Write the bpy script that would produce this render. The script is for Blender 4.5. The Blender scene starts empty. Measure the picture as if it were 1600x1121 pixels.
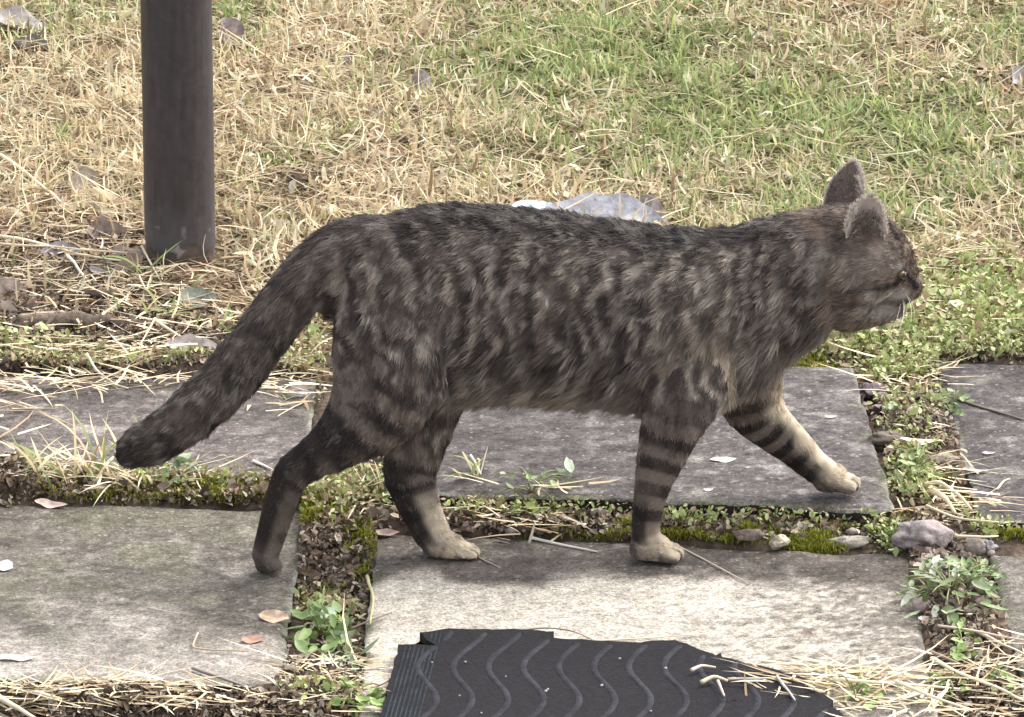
import bpy, math, random
import numpy as np
from mathutils import Vector, Matrix, Euler

random.seed(7)
RNG = np.random.default_rng(11)
S = bpy.context.scene
COL = S.collection

# ------------------------------------------------------------------ camera, sky, sun, exposure
CAM_H, PITCH, FPX = 1.78, math.radians(16.3), 9000.0
CAM_D = CAM_H / math.tan(PITCH)
cam_data = bpy.data.cameras.new('camera')
cam_data.sensor_width = 36.0
cam_data.lens = 36.0 * FPX / 1600.0
cam_data.clip_start, cam_data.clip_end = 0.1, 500.0
cam_data.dof.use_dof = False
cam = bpy.data.objects.new('camera', cam_data)
COL.objects.link(cam)
cam.location = (0.0, -CAM_D, CAM_H)
cam.rotation_euler = (math.pi / 2 - PITCH, 0, 0)
S.camera = cam

SUN_EL, SUN_AZ = math.radians(52), math.radians(52)     # azimuth measured from +Y (behind the cat) towards +X
world = bpy.data.worlds.new('World')
S.world = world
world.use_nodes = True
wn, wl = world.node_tree.nodes, world.node_tree.links
wn.clear()
w_out = wn.new('ShaderNodeOutputWorld')
w_bg = wn.new('ShaderNodeBackground')
w_hs = wn.new('ShaderNodeHueSaturation')
w_sky = wn.new('ShaderNodeTexSky')
w_sky.sky_type = 'NISHITA'
w_sky.sun_disc = False
w_sky.sun_elevation = SUN_EL
w_sky.sun_rotation = SUN_AZ
w_sky.dust_density = 3.0
w_hs.inputs['Saturation'].default_value = 0.22          # overcast: the sky is nearly grey
w_bg.inputs['Strength'].default_value = 0.15
wl.new(w_sky.outputs[0], w_hs.inputs['Color'])
wl.new(w_hs.outputs[0], w_bg.inputs['Color'])
wl.new(w_bg.outputs[0], w_out.inputs['Surface'])

sun_data = bpy.data.lights.new('sun', 'SUN')
sun_data.energy = 1.3
sun_data.angle = math.radians(60)
sun_data.color = (1.0, 0.94, 0.84)
sun = bpy.data.objects.new('sun', sun_data)
COL.objects.link(sun)
sd = Vector((math.sin(SUN_AZ) * math.cos(SUN_EL), math.cos(SUN_AZ) * math.cos(SUN_EL), math.sin(SUN_EL)))
sun.rotation_euler = sd.to_track_quat('Z', 'Y').to_euler()
sun.location = sd * 8

S.view_settings.view_transform = 'Standard'
S.view_settings.look = 'None'
S.view_settings.gamma = 1.0
S.view_settings.use_curve_mapping = False
S.view_settings.exposure = 1.65
S.render.engine = 'CYCLES'
S.cycles.max_bounces = 6
S.cycles_curves.shape = 'RIBBONS'

# ------------------------------------------------------------------ helpers
CT, ST = math.cos(PITCH), math.sin(PITCH)


def ray(u, v):
    a, b = (u - 800.0) / FPX, (560.5 - v) / FPX
    return np.array([a, CT + b * ST, -ST + b * CT])


def gp(u, v, z=0.0):
    """ground point seen at photo pixel (u, v), height z"""
    r = ray(u, v)
    t = (z - CAM_H) / r[2]
    return np.array([0, -CAM_D, CAM_H]) + t * r


def gs(u, v):
    """ground point at a photo pixel, allowing for the lawn lying a little higher than the path"""
    return gp(u, v, .020 if v < 575 else .003)


def pp(u, v, y):
    """point at depth y seen at photo pixel (u, v)"""
    r = ray(u, v)
    t = (y + CAM_D) / r[1]
    return np.array([0, -CAM_D, CAM_H]) + t * r


def smooth(a, b, x):
    t = np.clip((np.asarray(x, float) - a) / (b - a), 0, 1)
    return t * t * (3 - 2 * t)


def _hash(ix, iy, iz, seed):
    h = (ix.astype(np.int64) * 374761393 + iy.astype(np.int64) * 668265263 + iz.astype(np.int64) * 2147483647 + seed * 974634777)
    h = (h ^ (h >> 13)) * 1274126177
    h = h ^ (h >> 16)
    return (h & 0xFFFFFF) / float(0xFFFFFF)


def vnoise(p, f, seed=0):
    """value noise 0..1 of points (N,3) at frequency f"""
    q = np.asarray(p, float) * f
    i = np.floor(q).astype(np.int64)
    w = q - i
    w = w * w * (3 - 2 * w)
    r = 0
    for dx in (0, 1):
        for dy in (0, 1):
            for dz in (0, 1):
                k = ((w[:, 0] if dx else 1 - w[:, 0]) * (w[:, 1] if dy else 1 - w[:, 1]) * (w[:, 2] if dz else 1 - w[:, 2]))
                r = r + k * _hash(i[:, 0] + dx, i[:, 1] + dy, i[:, 2] + dz, seed)
    return r


def n2(x, y, f, seed=0):
    x = np.asarray(x, float).ravel()
    y = np.asarray(y, float).ravel()
    return vnoise(np.stack([x, y, np.zeros_like(x) + 0.37], 1), f, seed)


def mesh_np(name, V, F, colors=None, smooth_shade=False):
    """mesh from vertex array and an (M,3) or (M,4) face array"""
    V = np.asarray(V, np.float32)
    F = np.asarray(F, np.int32)
    me = bpy.data.meshes.new(name)
    me.vertices.add(len(V))
    me.vertices.foreach_set('co', V.ravel())
    k = F.shape[1]
    me.loops.add(F.size)
    me.loops.foreach_set('vertex_index', F.ravel())
    me.polygons.add(len(F))
    me.polygons.foreach_set('loop_start', np.arange(0, F.size, k, dtype=np.int32))
    if smooth_shade:
        me.polygons.foreach_set('use_smooth', np.ones(len(F), bool))
    me.update(calc_edges=True)
    if colors is not None:
        c = np.ones((len(V), 4), np.float32)
        c[:, :3] = colors
        at = me.color_attributes.new('col', 'FLOAT_COLOR', 'POINT')
        at.data.foreach_set('color', c.ravel())
    return me


def obj(name, me, mat=None, parent=None, **props):
    o = bpy.data.objects.new(name, me)
    COL.objects.link(o)
    if mat is not None and me is not None:
        if len(me.materials) == 0:
            me.materials.append(mat)
    if parent is not None:
        o.parent = parent
    for k, v in props.items():
        o[k] = v
    return o


def empty(name, loc=(0, 0, 0), **props):
    o = bpy.data.objects.new(name, None)
    COL.objects.link(o)
    o.empty_display_size = 0.05
    o.location = loc
    for k, v in props.items():
        o[k] = v
    return o


# ------------------------------------------------------------------ materials
def new_mat(name):
    m = bpy.data.materials.new(name)
    m.use_nodes = True
    n, l = m.node_tree.nodes, m.node_tree.links
    n.clear()
    out = n.new('ShaderNodeOutputMaterial')
    return m, n, l, out


def attr_mat(name, trans=0.0, rough=0.7, spec=0.25, bump=0.0, bump_scale=300, var=0.0):
    """surface colour read from the 'col' attribute, optional translucency and fine relief"""
    m, n, l, out = new_mat(name)
    a = n.new('ShaderNodeAttribute')
    a.attribute_name = 'col'
    b = n.new('ShaderNodeBsdfPrincipled')
    b.inputs['Roughness'].default_value = rough
    b.inputs['Specular IOR Level'].default_value = spec
    src = a.outputs['Color']
    if var > 0:
        tc = n.new('ShaderNodeTexCoord')
        nz = n.new('ShaderNodeTexNoise')
        nz.inputs['Scale'].default_value = bump_scale * 0.5
        nz.inputs['Detail'].default_value = 4
        l.new(tc.outputs['Object'], nz.inputs['Vector'])
        mr = n.new('ShaderNodeMapRange')
        mr.inputs['From Min'].default_value = 0.3
        mr.inputs['From Max'].default_value = 0.7
        mr.inputs['To Min'].default_value = 1 - var
        mr.inputs['To Max'].default_value = 1 + var
        l.new(nz.outputs['Fac'], mr.inputs['Value'])
        mx = n.new('ShaderNodeMix')
        mx.data_type = 'RGBA'
        mx.blend_type = 'MULTIPLY'
        mx.inputs['Factor'].default_value = 1.0
        l.new(src, mx.inputs['A'])
        l.new(mr.outputs[0], mx.inputs['B'])
        src = mx.outputs['Result']
    l.new(src, b.inputs['Base Color'])
    if bump > 0:
        tc = n.new('ShaderNodeTexCoord')
        nz = n.new('ShaderNodeTexNoise')
        nz.inputs['Scale'].default_value = bump_scale
        nz.inputs['Detail'].default_value = 5
        l.new(tc.outputs['Object'], nz.inputs['Vector'])
        bp = n.new('ShaderNodeBump')
        bp.inputs['Strength'].default_value = bump
        bp.inputs['Distance'].default_value = 0.002
        l.new(nz.outputs['Fac'], bp.inputs['Height'])
        l.new(bp.outputs[0], b.inputs['Normal'])
    if trans > 0:
        t = n.new('ShaderNodeBsdfTranslucent')
        l.new(src, t.inputs['Color'])
        mix = n.new('ShaderNodeMixShader')
        mix.inputs[0].default_value = trans
        l.new(b.outputs[0], mix.inputs[1])
        l.new(t.outputs[0], mix.inputs[2])
        l.new(mix.outputs[0], out.inputs['Surface'])
    else:
        l.new(b.outputs[0], out.inputs['Surface'])
    return m


def noise_mat(name, stops, scale=40, detail=6, rough=0.9, spec=0.2, bump=0.4, bump_scale=200, dist=0.002, coord='Object', stretch=(1, 1, 1)):
    m, n, l, out = new_mat(name)
    tc = n.new('ShaderNodeTexCoord')
    mp = n.new('ShaderNodeMapping')
    mp.inputs['Scale'].default_value = stretch
    l.new(tc.outputs[coord], mp.inputs['Vector'])
    nz = n.new('ShaderNodeTexNoise')
    nz.inputs['Scale'].default_value = scale
    nz.inputs['Detail'].default_value = detail
    nz.inputs['Roughness'].default_value = 0.65
    l.new(mp.outputs[0], nz.inputs['Vector'])
    cr = n.new('ShaderNodeValToRGB')
    el = cr.color_ramp.elements
    while len(el) < len(stops):
        el.new(0.5)
    for e, (p, c) in zip(el, stops):
        e.position = p
        e.color = (*c, 1)
    l.new(nz.outputs['Fac'], cr.inputs['Fac'])
    b = n.new('ShaderNodeBsdfPrincipled')
    b.inputs['Roughness'].default_value = rough
    b.inputs['Specular IOR Level'].default_value = spec
    l.new(cr.outputs['Color'], b.inputs['Base Color'])
    n3 = n.new('ShaderNodeTexNoise')
    n3.inputs['Scale'].default_value = bump_scale
    n3.inputs['Detail'].default_value = 5
    l.new(mp.outputs[0], n3.inputs['Vector'])
    bp = n.new('ShaderNodeBump')
    bp.inputs['Strength'].default_value = bump
    bp.inputs['Distance'].default_value = dist
    l.new(n3.outputs['Fac'], bp.inputs['Height'])
    l.new(bp.outputs[0], b.inputs['Normal'])
    l.new(b.outputs[0], out.inputs['Surface'])
    return m


M_GRASS = attr_mat('grass_blade', trans=0.35, rough=0.55, spec=0.3)
M_LEAF = attr_mat('leaf', trans=0.2, rough=0.5, spec=0.35)
M_DEAD = attr_mat('dead_leaf', trans=0.08, rough=0.75, spec=0.2, bump=0.5, bump_scale=260, var=0.3)
M_LITTER = attr_mat('litter', trans=0.0, rough=0.85, spec=0.15)
M_STRAW = attr_mat('straw', trans=0.05, rough=0.6, spec=0.3)


def concrete_mat():
    m, n, l, out = new_mat('concrete')
    tc = n.new('ShaderNodeTexCoord')
    a = n.new('ShaderNodeAttribute')
    a.attribute_name = 'col'
    src = a.outputs['Color']

    def mul(src, scale, lo, hi, detail=3, f0=.32, f1=.68):
        nz = n.new('ShaderNodeTexNoise')
        nz.inputs['Scale'].default_value = scale
        nz.inputs['Detail'].default_value = detail
        nz.inputs['Roughness'].default_value = .7
        l.new(tc.outputs['Object'], nz.inputs['Vector'])
        mr = n.new('ShaderNodeMapRange')
        mr.inputs['From Min'].default_value = f0
        mr.inputs['From Max'].default_value = f1
        mr.inputs['To Min'].default_value = lo
        mr.inputs['To Max'].default_value = hi
        l.new(nz.outputs['Fac'], mr.inputs['Value'])
        mx = n.new('ShaderNodeMix')
        mx.data_type = 'RGBA'
        mx.blend_type = 'MULTIPLY'
        mx.inputs['Factor'].default_value = 1
        l.new(src, mx.inputs['A'])
        l.new(mr.outputs[0], mx.inputs['B'])
        return mx.outputs['Result']
    src = mul(src, 22, .78, 1.2, 6)
    src = mul(src, 90, .74, 1.26, 5, .36, .64)
    src = mul(src, 300, .60, 1.42, 4, .36, .64)
    src = mul(src, 800, .64, 1.38, 2)
    # pale and dark grains of the aggregate
    vo = n.new('ShaderNodeTexVoronoi')
    vo.inputs['Scale'].default_value = 190
    l.new(tc.outputs['Object'], vo.inputs['Vector'])
    sep = n.new('ShaderNodeSeparateColor')
    l.new(vo.outputs['Color'], sep.inputs[0])
    for chan, lo_, col_ in (('Red', .93, (.46, .44, .40, 1)), ('Green', .94, (.035, .03, .028, 1))):
        g1 = n.new('ShaderNodeMath')
        g1.operation = 'GREATER_THAN'
        g1.inputs[1].default_value = lo_
        l.new(sep.outputs[chan], g1.inputs[0])
        g2 = n.new('ShaderNodeMath')
        g2.operation = 'LESS_THAN'
        g2.inputs[1].default_value = .36
        l.new(vo.outputs['Distance'], g2.inputs[0])
        g3 = n.new('ShaderNodeMath')
        g3.operation = 'MULTIPLY'
        l.new(g1.outputs[0], g3.inputs[0])
        l.new(g2.outputs[0], g3.inputs[1])
        g4 = n.new('ShaderNodeMath')
        g4.operation = 'MULTIPLY'
        g4.inputs[1].default_value = .32
        l.new(g3.outputs[0], g4.inputs[0])
        mx = n.new('ShaderNodeMix')
        mx.data_type = 'RGBA'
        l.new(g4.outputs[0], mx.inputs['Factor'])
        l.new(src, mx.inputs['A'])
        mx.inputs['B'].default_value = col_
        src = mx.outputs['Result']
    b = n.new('ShaderNodeBsdfPrincipled')
    b.inputs['Roughness'].default_value = .9
    b.inputs['Specular IOR Level'].default_value = .15
    l.new(src, b.inputs['Base Color'])
    nz = n.new('ShaderNodeTexNoise')
    nz.inputs['Scale'].default_value = 260
    nz.inputs['Detail'].default_value = 6
    nz.inputs['Roughness'].default_value = .7
    l.new(tc.outputs['Object'], nz.inputs['Vector'])
    bp = n.new('ShaderNodeBump')
    bp.inputs['Strength'].default_value = .8
    bp.inputs['Distance'].default_value = .003
    l.new(nz.outputs['Fac'], bp.inputs['Height'])
    l.new(bp.outputs[0], b.inputs['Normal'])
    l.new(b.outputs[0], out.inputs['Surface'])
    return m


M_SLAB = concrete_mat()
M_STONE = attr_mat('stone', rough=0.85, spec=0.2, bump=0.8, bump_scale=330, var=0.3)
M_MOSS = attr_mat('moss', trans=0.15, rough=0.9, spec=0.1)
M_GROUND = attr_mat('soil', rough=0.95, spec=0.08, bump=1.0, bump_scale=220, var=0.55)
M_RUBBER = attr_mat('rubber', rough=0.85, spec=0.10, bump=0.5, bump_scale=420, var=0.3)
M_WOOD = noise_mat('weathered_wood', [(0.3, (0.07, 0.045, 0.03)), (0.7, (0.20, 0.14, 0.095))], scale=30, stretch=(0.12, 1, 1), bump=0.6)
M_SKIN = attr_mat('undercoat', rough=0.9, spec=0.1)
M_EAR = attr_mat('ear_skin', trans=0.15, rough=0.8, spec=0.15)


def flat_mat(name, c, rough=0.4, spec=0.5):
    return noise_mat(name, [(0.35, tuple(x * 0.8 for x in c)), (0.65, tuple(min(1, x * 1.2) for x in c))], scale=300, rough=rough, spec=spec, bump=0.05)


M_EYE = flat_mat('eye', (0.075, 0.06, 0.02), rough=0.12, spec=0.4)
M_NOSE = flat_mat('nose', (0.045, 0.025, 0.024), rough=0.5)
M_WHISK = flat_mat('whisker', (0.7, 0.66, 0.6), rough=0.4)

# ------------------------------------------------------------------ ground level
# px regions -> world, used by the ground and by what grows on it
def G(u, v):
    p = gp(u, v, 0.0)
    return p[0], p[1]


_soil_bumps = [  # centre px, radii px(u, v), height
    (1500, 960, 75, 75, 0.020), (1450, 1060, 60, 40, 0.013), (1440, 880, 40, 26, 0.014),
    (515, 960, 55, 70, 0.004), (500, 1070, 100, 40, 0.014), (20, 760, 40, 60, 0.020),
    (575, 868, 24, 22, 0.008), (150, 1108, 380, 24, 0.030), (200, 602, 300, 12, 0.016), (1440, 690, 70, 60, 0.020),
    (410, 1030, 40, 50, 0.009),
]
_bumps_w = []
for (u, v, ru, rv, h) in _soil_bumps:
    c = gs(u, v)
    sx = abs(gs(u + ru, v)[0] - c[0])
    sy = abs(gs(u, v - rv)[1] - c[1])
    _bumps_w.append((c[0], c[1], sx, sy, h))


def rect(p_left, p_right, depth, away, z, skew=0.0):
    a, b = np.array(p_left[:2]), np.array(p_right[:2])
    e = b - a
    w = np.linalg.norm(e)
    e = e / w
    f = np.array([skew, 1.0]) / math.hypot(skew, 1.0) * away
    return (a, e, f, w, depth, z)


def st_of(x, y, q):
    """distances along a slab's two edge directions"""
    a, e, f = q[0], q[1], q[2]
    rx, ry = x - a[0], y - a[1]
    det = e[0] * f[1] - e[1] * f[0]
    return (rx * f[1] - ry * f[0]) / det, (e[0] * ry - e[1] * rx) / det


SLAB_SPECS = [
    (gp(-345, 778), gp(476, 797), 0.53, -1, 0.0, .005),                  # front left
    (gp(588, 832), gp(1422, 866), 0.65, -1, 0.0, .009),                  # front middle
    (gp(1548, 868), gp(2380, 900), 0.50, -1, 0.0),                 # front right
    (gp(-330, 736, .010), gp(478, 748, .010), 0.36, 1, 0.010),     # back left
    (gp(602, 768, .025), gp(1398, 795, .025), 0.50, 1, 0.025, -.028),    # back middle
    (gp(1532, 812, .016), gp(2330, 842, .016), 0.56, 1, 0.016, -.0095),    # back right
]
RECTS = [rect(*q) for q in SLAB_SPECS]


def gz(x, y):
    x = np.asarray(x, float)
    y = np.asarray(y, float)
    shp = x.shape
    xf, yf = x.ravel(), y.ravel()
    z = -0.013 + 0.020 * smooth(-0.74, -0.63, yf) + 0.016 * smooth(-0.16, 0.06, yf)
    z = z + (n2(xf, yf, 9, 1) - 0.5) * 0.012 + (n2(xf, yf, 45, 2) - 0.5) * 0.008 + (n2(xf, yf, 130, 3) - 0.5) * 0.003
    for (a_, e_, f_, w_, d_, zt_) in RECTS:
        s_, t_ = st_of(xf, yf, (a_, e_, f_))
        ins = np.minimum(np.minimum(s_, w_ - s_), np.minimum(t_, d_ - t_))
        k_ = smooth(-.004, .010, ins)
        z = z * (1 - k_) + np.minimum(z, zt_ - .016) * k_
    for (cx, cy, sx, sy, h) in _bumps_w:
        d = ((xf - cx) / sx) ** 2 + ((yf - cy) / sy) ** 2
        z = z + h * np.exp(-d * 0.9)
    far = smooth(3, 8, np.hypot(xf, yf))
    z = z * (1 - far) + 0.02 * far
    return z.reshape(shp)


def graded(lo, hi, step, far):
    a = list(np.arange(lo, hi + 1e-6, step))
    s = step
    while a[-1] < far:
        s *= 1.35
        a.append(a[-1] + s)
    s = step
    while a[0] > -far:
        s *= 1.35
        a.insert(0, a[0] - s)
    return np.array(a)


def green_map(x, y):
    """how green the lawn is (0 straw .. 1 green)"""
    x = np.asarray(x, float)
    y = np.asarray(y, float)
    g = np.zeros_like(x)
    for (u, v, ru, rv, a) in [(930, 90, 230, 85, 1.0), (1130, 190, 260, 100, .95), (1020, 250, 150, 50, .7), (1400, 220, 220, 90, .85), (1300, 330, 300, 70, .6), (1000, 40, 260, 50, .7), (800, 180, 80, 60, .5), (1550, 60, 120, 60, .75),
                              (1540, 270, 120, 60, .6), (370, 30, 70, 45, .75), (100, 40, 140, 50, .45), (1250, 60, 90, 60, .3),
                              (760, 40, 80, 60, .6), (430, 260, 40, 25, .4), (520, 230, 40, 25, .35), (1430, 330, 160, 40, .3), (330, 400, 60, 25, .35)]:
        c = gs(u, v)
        sx = abs(gs(u + ru, v)[0] - c[0])
        sy = abs(gs(u, v - rv)[1] - c[1])
        g = np.maximum(g, a * np.exp(-0.8 * (((x - c[0]) / sx) ** 2 + ((y - c[1]) / sy) ** 2)))
    g = g * 1.15 + .04 + (n2(x, y, 7, 21) - 0.5) * 0.45 + (n2(x, y, 22, 22) - 0.5) * 0.4
    return np.clip(g, 0, 1)


gx = graded(-0.72, 0.72, 0.006, 140)
gy = graded(-1.12, 0.45, 0.006, 140)
GX, GY = np.meshgrid(gx, gy)
GZ = gz(GX, GY)
V = np.stack([GX.ravel(), GY.ravel(), GZ.ravel()], 1)
nx, ny = len(gx), len(gy)
I = np.arange(nx * ny).reshape(ny, nx)
F = np.stack([I[:-1, :-1].ravel(), I[:-1, 1:].ravel(), I[1:, 1:].ravel(), I[1:, :-1].ravel()], 1)
a = n2(V[:, 0], V[:, 1], 16, 5)[:, None]
b = n2(V[:, 0], V[:, 1], 110, 6)[:, None]
soil = np.array([[0.050, 0.036, 0.028]]) * (1 - a) + np.array([[0.115, 0.085, 0.065]]) * a
soil = soil * (0.45 + 1.0 * b)
lawn = smooth(0.0, 0.35, V[:, 1])[:, None]
gm = green_map(V[:, 0], V[:, 1])[:, None]
thatch = np.array([[0.115, 0.08, 0.05]]) * (1 - gm) + np.array([[0.065, 0.07, 0.032]]) * gm
soil = soil * (1 - lawn) + thatch * (0.6 + 0.8 * b) * lawn
obj('ground', mesh_np('ground', V, F, soil, True), M_GROUND, kind='structure', label='soil and thatch under the lawn and between the slabs')

# ------------------------------------------------------------------ paving slabs
pavement = empty('pavement', (0, 0, 0), kind='structure', label='path of square concrete slabs with mossy joints')
SLABS = []


def slab(p_left, p_right, depth, away, z, skew, colour, thick=0.045, seed=0, tint=None, n=140):
    """slab whose edge runs p_left -> p_right; the body lies away (+1) from or towards (-1) the camera"""
    a, b = np.array(p_left[:2]), np.array(p_right[:2])
    e = b - a
    w = np.linalg.norm(e)
    e = e / w
    f = np.array([skew, 1.0]) / math.hypot(skew, 1.0) * away
    ts = np.linspace(0, 1, n - 6)
    ts = np.sort(np.concatenate([ts, [.0018, .0042, .008], [1 - .0018, 1 - .0042, 1 - .008]]))
    TX, TY = np.meshgrid(ts, ts)
    X = a[0] + e[0] * TX * w + f[0] * TY * depth
    Y = a[1] + e[1] * TX * w + f[1] * TY * depth
    xf, yf = X.ravel(), Y.ravel()
    de = np.minimum.reduce([TX * w, (1 - TX) * w, TY * depth, (1 - TY) * depth]).ravel()
    chip = n2(xf, yf, 60, 40 + seed) * 0.0035 + n2(xf, yf, 14, 41 + seed) * 0.0025
    z0 = z - 0.0030 * np.exp(-de / 0.0016) * (0.4 + 1.1 * n2(xf, yf, 70, 44 + seed)) - 0.004 * smooth(0.012, 0, de) * smooth(.5, .8, n2(xf, yf, 25, 45 + seed))
    z0 = z0 + (n2(xf, yf, 6, 42 + seed) - .5) * 0.003 + (n2(xf, yf, 240, 43 + seed) - .5) * 0.0012
    # wobble of the outline
    wob = np.exp(-de / 0.02)
    cx, cy = (a + e * w / 2 + f * depth / 2)
    k = 1 - wob * (chip - 0.003) / 0.25
    xf2 = cx + (xf - cx) * k
    yf2 = cy + (yf - cy) * k
    top = np.stack([xf2, yf2, z0], 1)
    I = np.arange(n * n).reshape(n, n)
    if away < 0:
        I = I[::-1]
    F = [np.stack([I[:-1, :-1].ravel(), I[:-1, 1:].ravel(), I[1:, 1:].ravel(), I[1:, :-1].ravel()], 1)]
    I0 = np.arange(n * n).reshape(n, n)
    loop = np.concatenate([I0[0, :-1], I0[:-1, -1], I0[-1, :0:-1], I0[:0:-1, 0]])
    # the sides have their own vertices, so that the arris stays sharp; their face is rough and leans in a little
    rim = top[loop].copy()
    m = len(loop)
    cen = np.array([cx, cy])
    rings = [rim]
    for q, dz in enumerate((.006, .014, .022, thick)):
        rr = rim.copy()
        rr[:, 2] = rim[:, 2] - dz
        dirv = cen[None] - rr[:, :2]
        dirv /= np.linalg.norm(dirv, axis=1)[:, None]
        rr[:, :2] += dirv * (n2(rr[:, 0] + q, rr[:, 1], 90, 46 + seed)[:, None] * .004 + .001 * q)
        rings.append(rr)
    base = n * n
    nxt = np.roll(np.arange(m), -1)
    sidef = np.concatenate([np.stack([base + q * m + np.arange(m), base + (q + 1) * m + np.arange(m), base + (q + 1) * m + nxt, base + q * m + nxt], 1) for q in range(4)])
    low = np.concatenate(rings)
    m = len(low)
    if away < 0:
        sidef = sidef[:, ::-1]
    F.append(sidef)
    V = np.concatenate([top, low])
    F = np.concatenate(F)
    # colour: aggregate, stains, mossy edges, darker sides
    x, y = V[:, 0], V[:, 1]
    s1 = n2(x, y, 11, 50 + seed)
    s2 = n2(x, y, 38, 51 + seed)
    s3 = n2(x, y, 170, 52 + seed)
    s4 = n2(x, y, 300, 53 + seed)
    c = np.array([colour]) * (0.55 + 0.45 * s1 + 0.45 * s2)[:, None]
    c = c * (0.62 + 0.76 * s3)[:, None]
    c = c + np.array([[.22, .21, .19]]) * (smooth(.88, .96, s4) * .5 + .35 * smooth(.66, .85, n2(x, y, 48, 57 + seed)))[:, None] * (0.4 + s1)[:, None]
    c = c * (1 - .55 * smooth(.80, .93, n2(x, y, 210, 54 + seed)))[:, None]
    if tint is not None:
        c = tint(x, y, c, s1, s2, s3)
    edge = np.concatenate([de, np.zeros(m)])
    arris = smooth(.006, .001, edge) * np.concatenate([np.ones(n * n), np.zeros(m)]) * smooth(.3, .6, n2(x, y, 20, 58 + seed)) * .6
    c = c * (1 - arris)[:, None] + np.array([[.30, .30, .26]]) * arris[:, None]
    moss = smooth(0.02, 0.0, edge) * np.concatenate([np.ones(n * n), np.zeros(m)]) * smooth(.45, .8, n2(x, y, 30, 55 + seed)) * .6
    c = c * (1 - moss)[:, None] + np.array([[.09, .095, .05]]) * moss[:, None]
    side = np.concatenate([np.zeros(n * n), np.ones(m)])[:, None]
    c = c * (1 - side) + np.array([[.038, .033, .030]]) * side
    o = obj('paving_slab', mesh_np('paving_slab', V, F, np.clip(c, 0, 1), True), M_SLAB, pavement)
    SLABS.append((a, e, f, w, depth, z))
    return o


def slab_top(x, y, pad=0.0):
    """height of a slab's top at the points, or -1 where there is none"""
    z = np.full(np.shape(x), -1.0)
    for (a, e, f, w, d, zt) in SLABS:
        s, t = st_of(x, y, (a, e, f))
        ins = (s > -pad) & (s < w + pad) & (t > -pad) & (t < d + pad)
        z = np.where(ins, np.maximum(z, zt), z)
    return z


def surf(x, y):
    return max(float(gz(np.array([x]), np.array([y]))[0]), float(slab_top(np.array([x]), np.array([y]))[0]))


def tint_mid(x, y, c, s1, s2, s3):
    # dry pale concrete towards the house, back edge painted dark for damp, dirt and the cat's shadow; right end dirty
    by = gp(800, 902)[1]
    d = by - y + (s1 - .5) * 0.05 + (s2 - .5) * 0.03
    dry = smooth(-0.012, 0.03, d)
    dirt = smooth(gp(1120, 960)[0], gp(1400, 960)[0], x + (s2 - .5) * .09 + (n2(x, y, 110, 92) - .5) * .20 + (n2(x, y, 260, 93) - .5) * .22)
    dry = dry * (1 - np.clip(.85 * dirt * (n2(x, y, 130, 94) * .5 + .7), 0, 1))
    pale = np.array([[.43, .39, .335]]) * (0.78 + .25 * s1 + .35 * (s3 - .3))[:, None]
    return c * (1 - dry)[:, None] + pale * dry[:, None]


def tint_left(x, y, c, s1, s2, s3):
    by = gp(200, 980)[1]
    dry = smooth(-0.10, 0.16, by - y + (s1 - .5) * 0.22 + (s2 - .5) * 0.08)
    pale = np.array([[.265, .238, .212]]) * (0.6 + .3 * s1 + .6 * s3)[:, None]
    green = smooth(.45, .75, n2(x, y, 24, 91))
    c = c * (1 - .25 * green)[:, None] + np.array([[.15, .15, .09]]) * (.25 * green)[:, None]
    return c * (1 - dry)[:, None] + pale * dry[:, None]


slab(*SLAB_SPECS[0], (.122, .107, .091), seed=1, tint=tint_left)
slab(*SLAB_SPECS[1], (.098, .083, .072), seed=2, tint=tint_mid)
slab(*SLAB_SPECS[2], 0.0, (.13, .115, .102), seed=3)
slab(*SLAB_SPECS[3], 0.0, (.104, .088, .082), seed=4)
slab(*SLAB_SPECS[4], (.080, .070, .068), seed=5)
slab(*SLAB_SPECS[5], (.074, .065, .064), seed=6)

# ------------------------------------------------------------------ post
pc = gp(279, 428, 0.015)
POST_R = 0.0408


def lathe_np(prof, seg=48):
    V, F = [], []
    for (r, z) in prof:
        for k in range(seg):
            t = 2 * math.pi * k / seg
            V.append((r * math.cos(t), r * math.sin(t), z))
    for j in range(len(prof) - 1):
        for k in range(seg):
            k2 = (k + 1) % seg
            F.append((j * seg + k, j * seg + k2, (j + 1) * seg + k2, (j + 1) * seg + k))
    return np.array(V), np.array(F)


prof = [(POST_R, -0.25)] + [(POST_R, z) for z in np.linspace(-0.02, 0.10, 60)] + [(POST_R, z) for z in np.linspace(0.11, 2.45, 130)] + [(POST_R * .96, 2.455), (0.001, 2.46)]
V, F = lathe_np(prof, 96)
ang = np.arctan2(V[:, 1], V[:, 0])
cp = np.stack([np.cos(ang) * .6, np.sin(ang) * .6, V[:, 2] * 1.0], 1)
streak = .5 * vnoise(np.stack([np.cos(ang) * .6, np.sin(ang) * .6, V[:, 2]], 1), 25, 13) + .5 * vnoise(np.stack([np.cos(ang) * 1.2, np.sin(ang) * 1.2, V[:, 2] * .6], 1), 12, 3)
fine = vnoise(np.stack([V[:, 0], V[:, 1], V[:, 2] * .25], 1), 200, 4)
c = np.array([[.043, .0355, .0365]]) * (0.62 + .36 * streak + .4 * fine)[:, None]
low = smooth(0.10, 0.03, V[:, 2] + (vnoise(V, 40, 5) - .5) * .05)
c = c * (1 - .5 * low)[:, None] + np.array([[.085, .08, .085]]) * (.5 * low)[:, None]
pe = smooth(0.030, 0.020, V[:, 2] + (vnoise(V, 75, 6) - .5) * .034)
rust = np.array([[.095, .068, .055]]) * (.6 + .8 * vnoise(V, 120, 7))[:, None]
c = c * (1 - pe)[:, None] + rust * pe[:, None]
dust = smooth(.80, .9, vnoise(V, 150, 8)) * smooth(.07, .03, V[:, 2]) * .7
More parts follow.
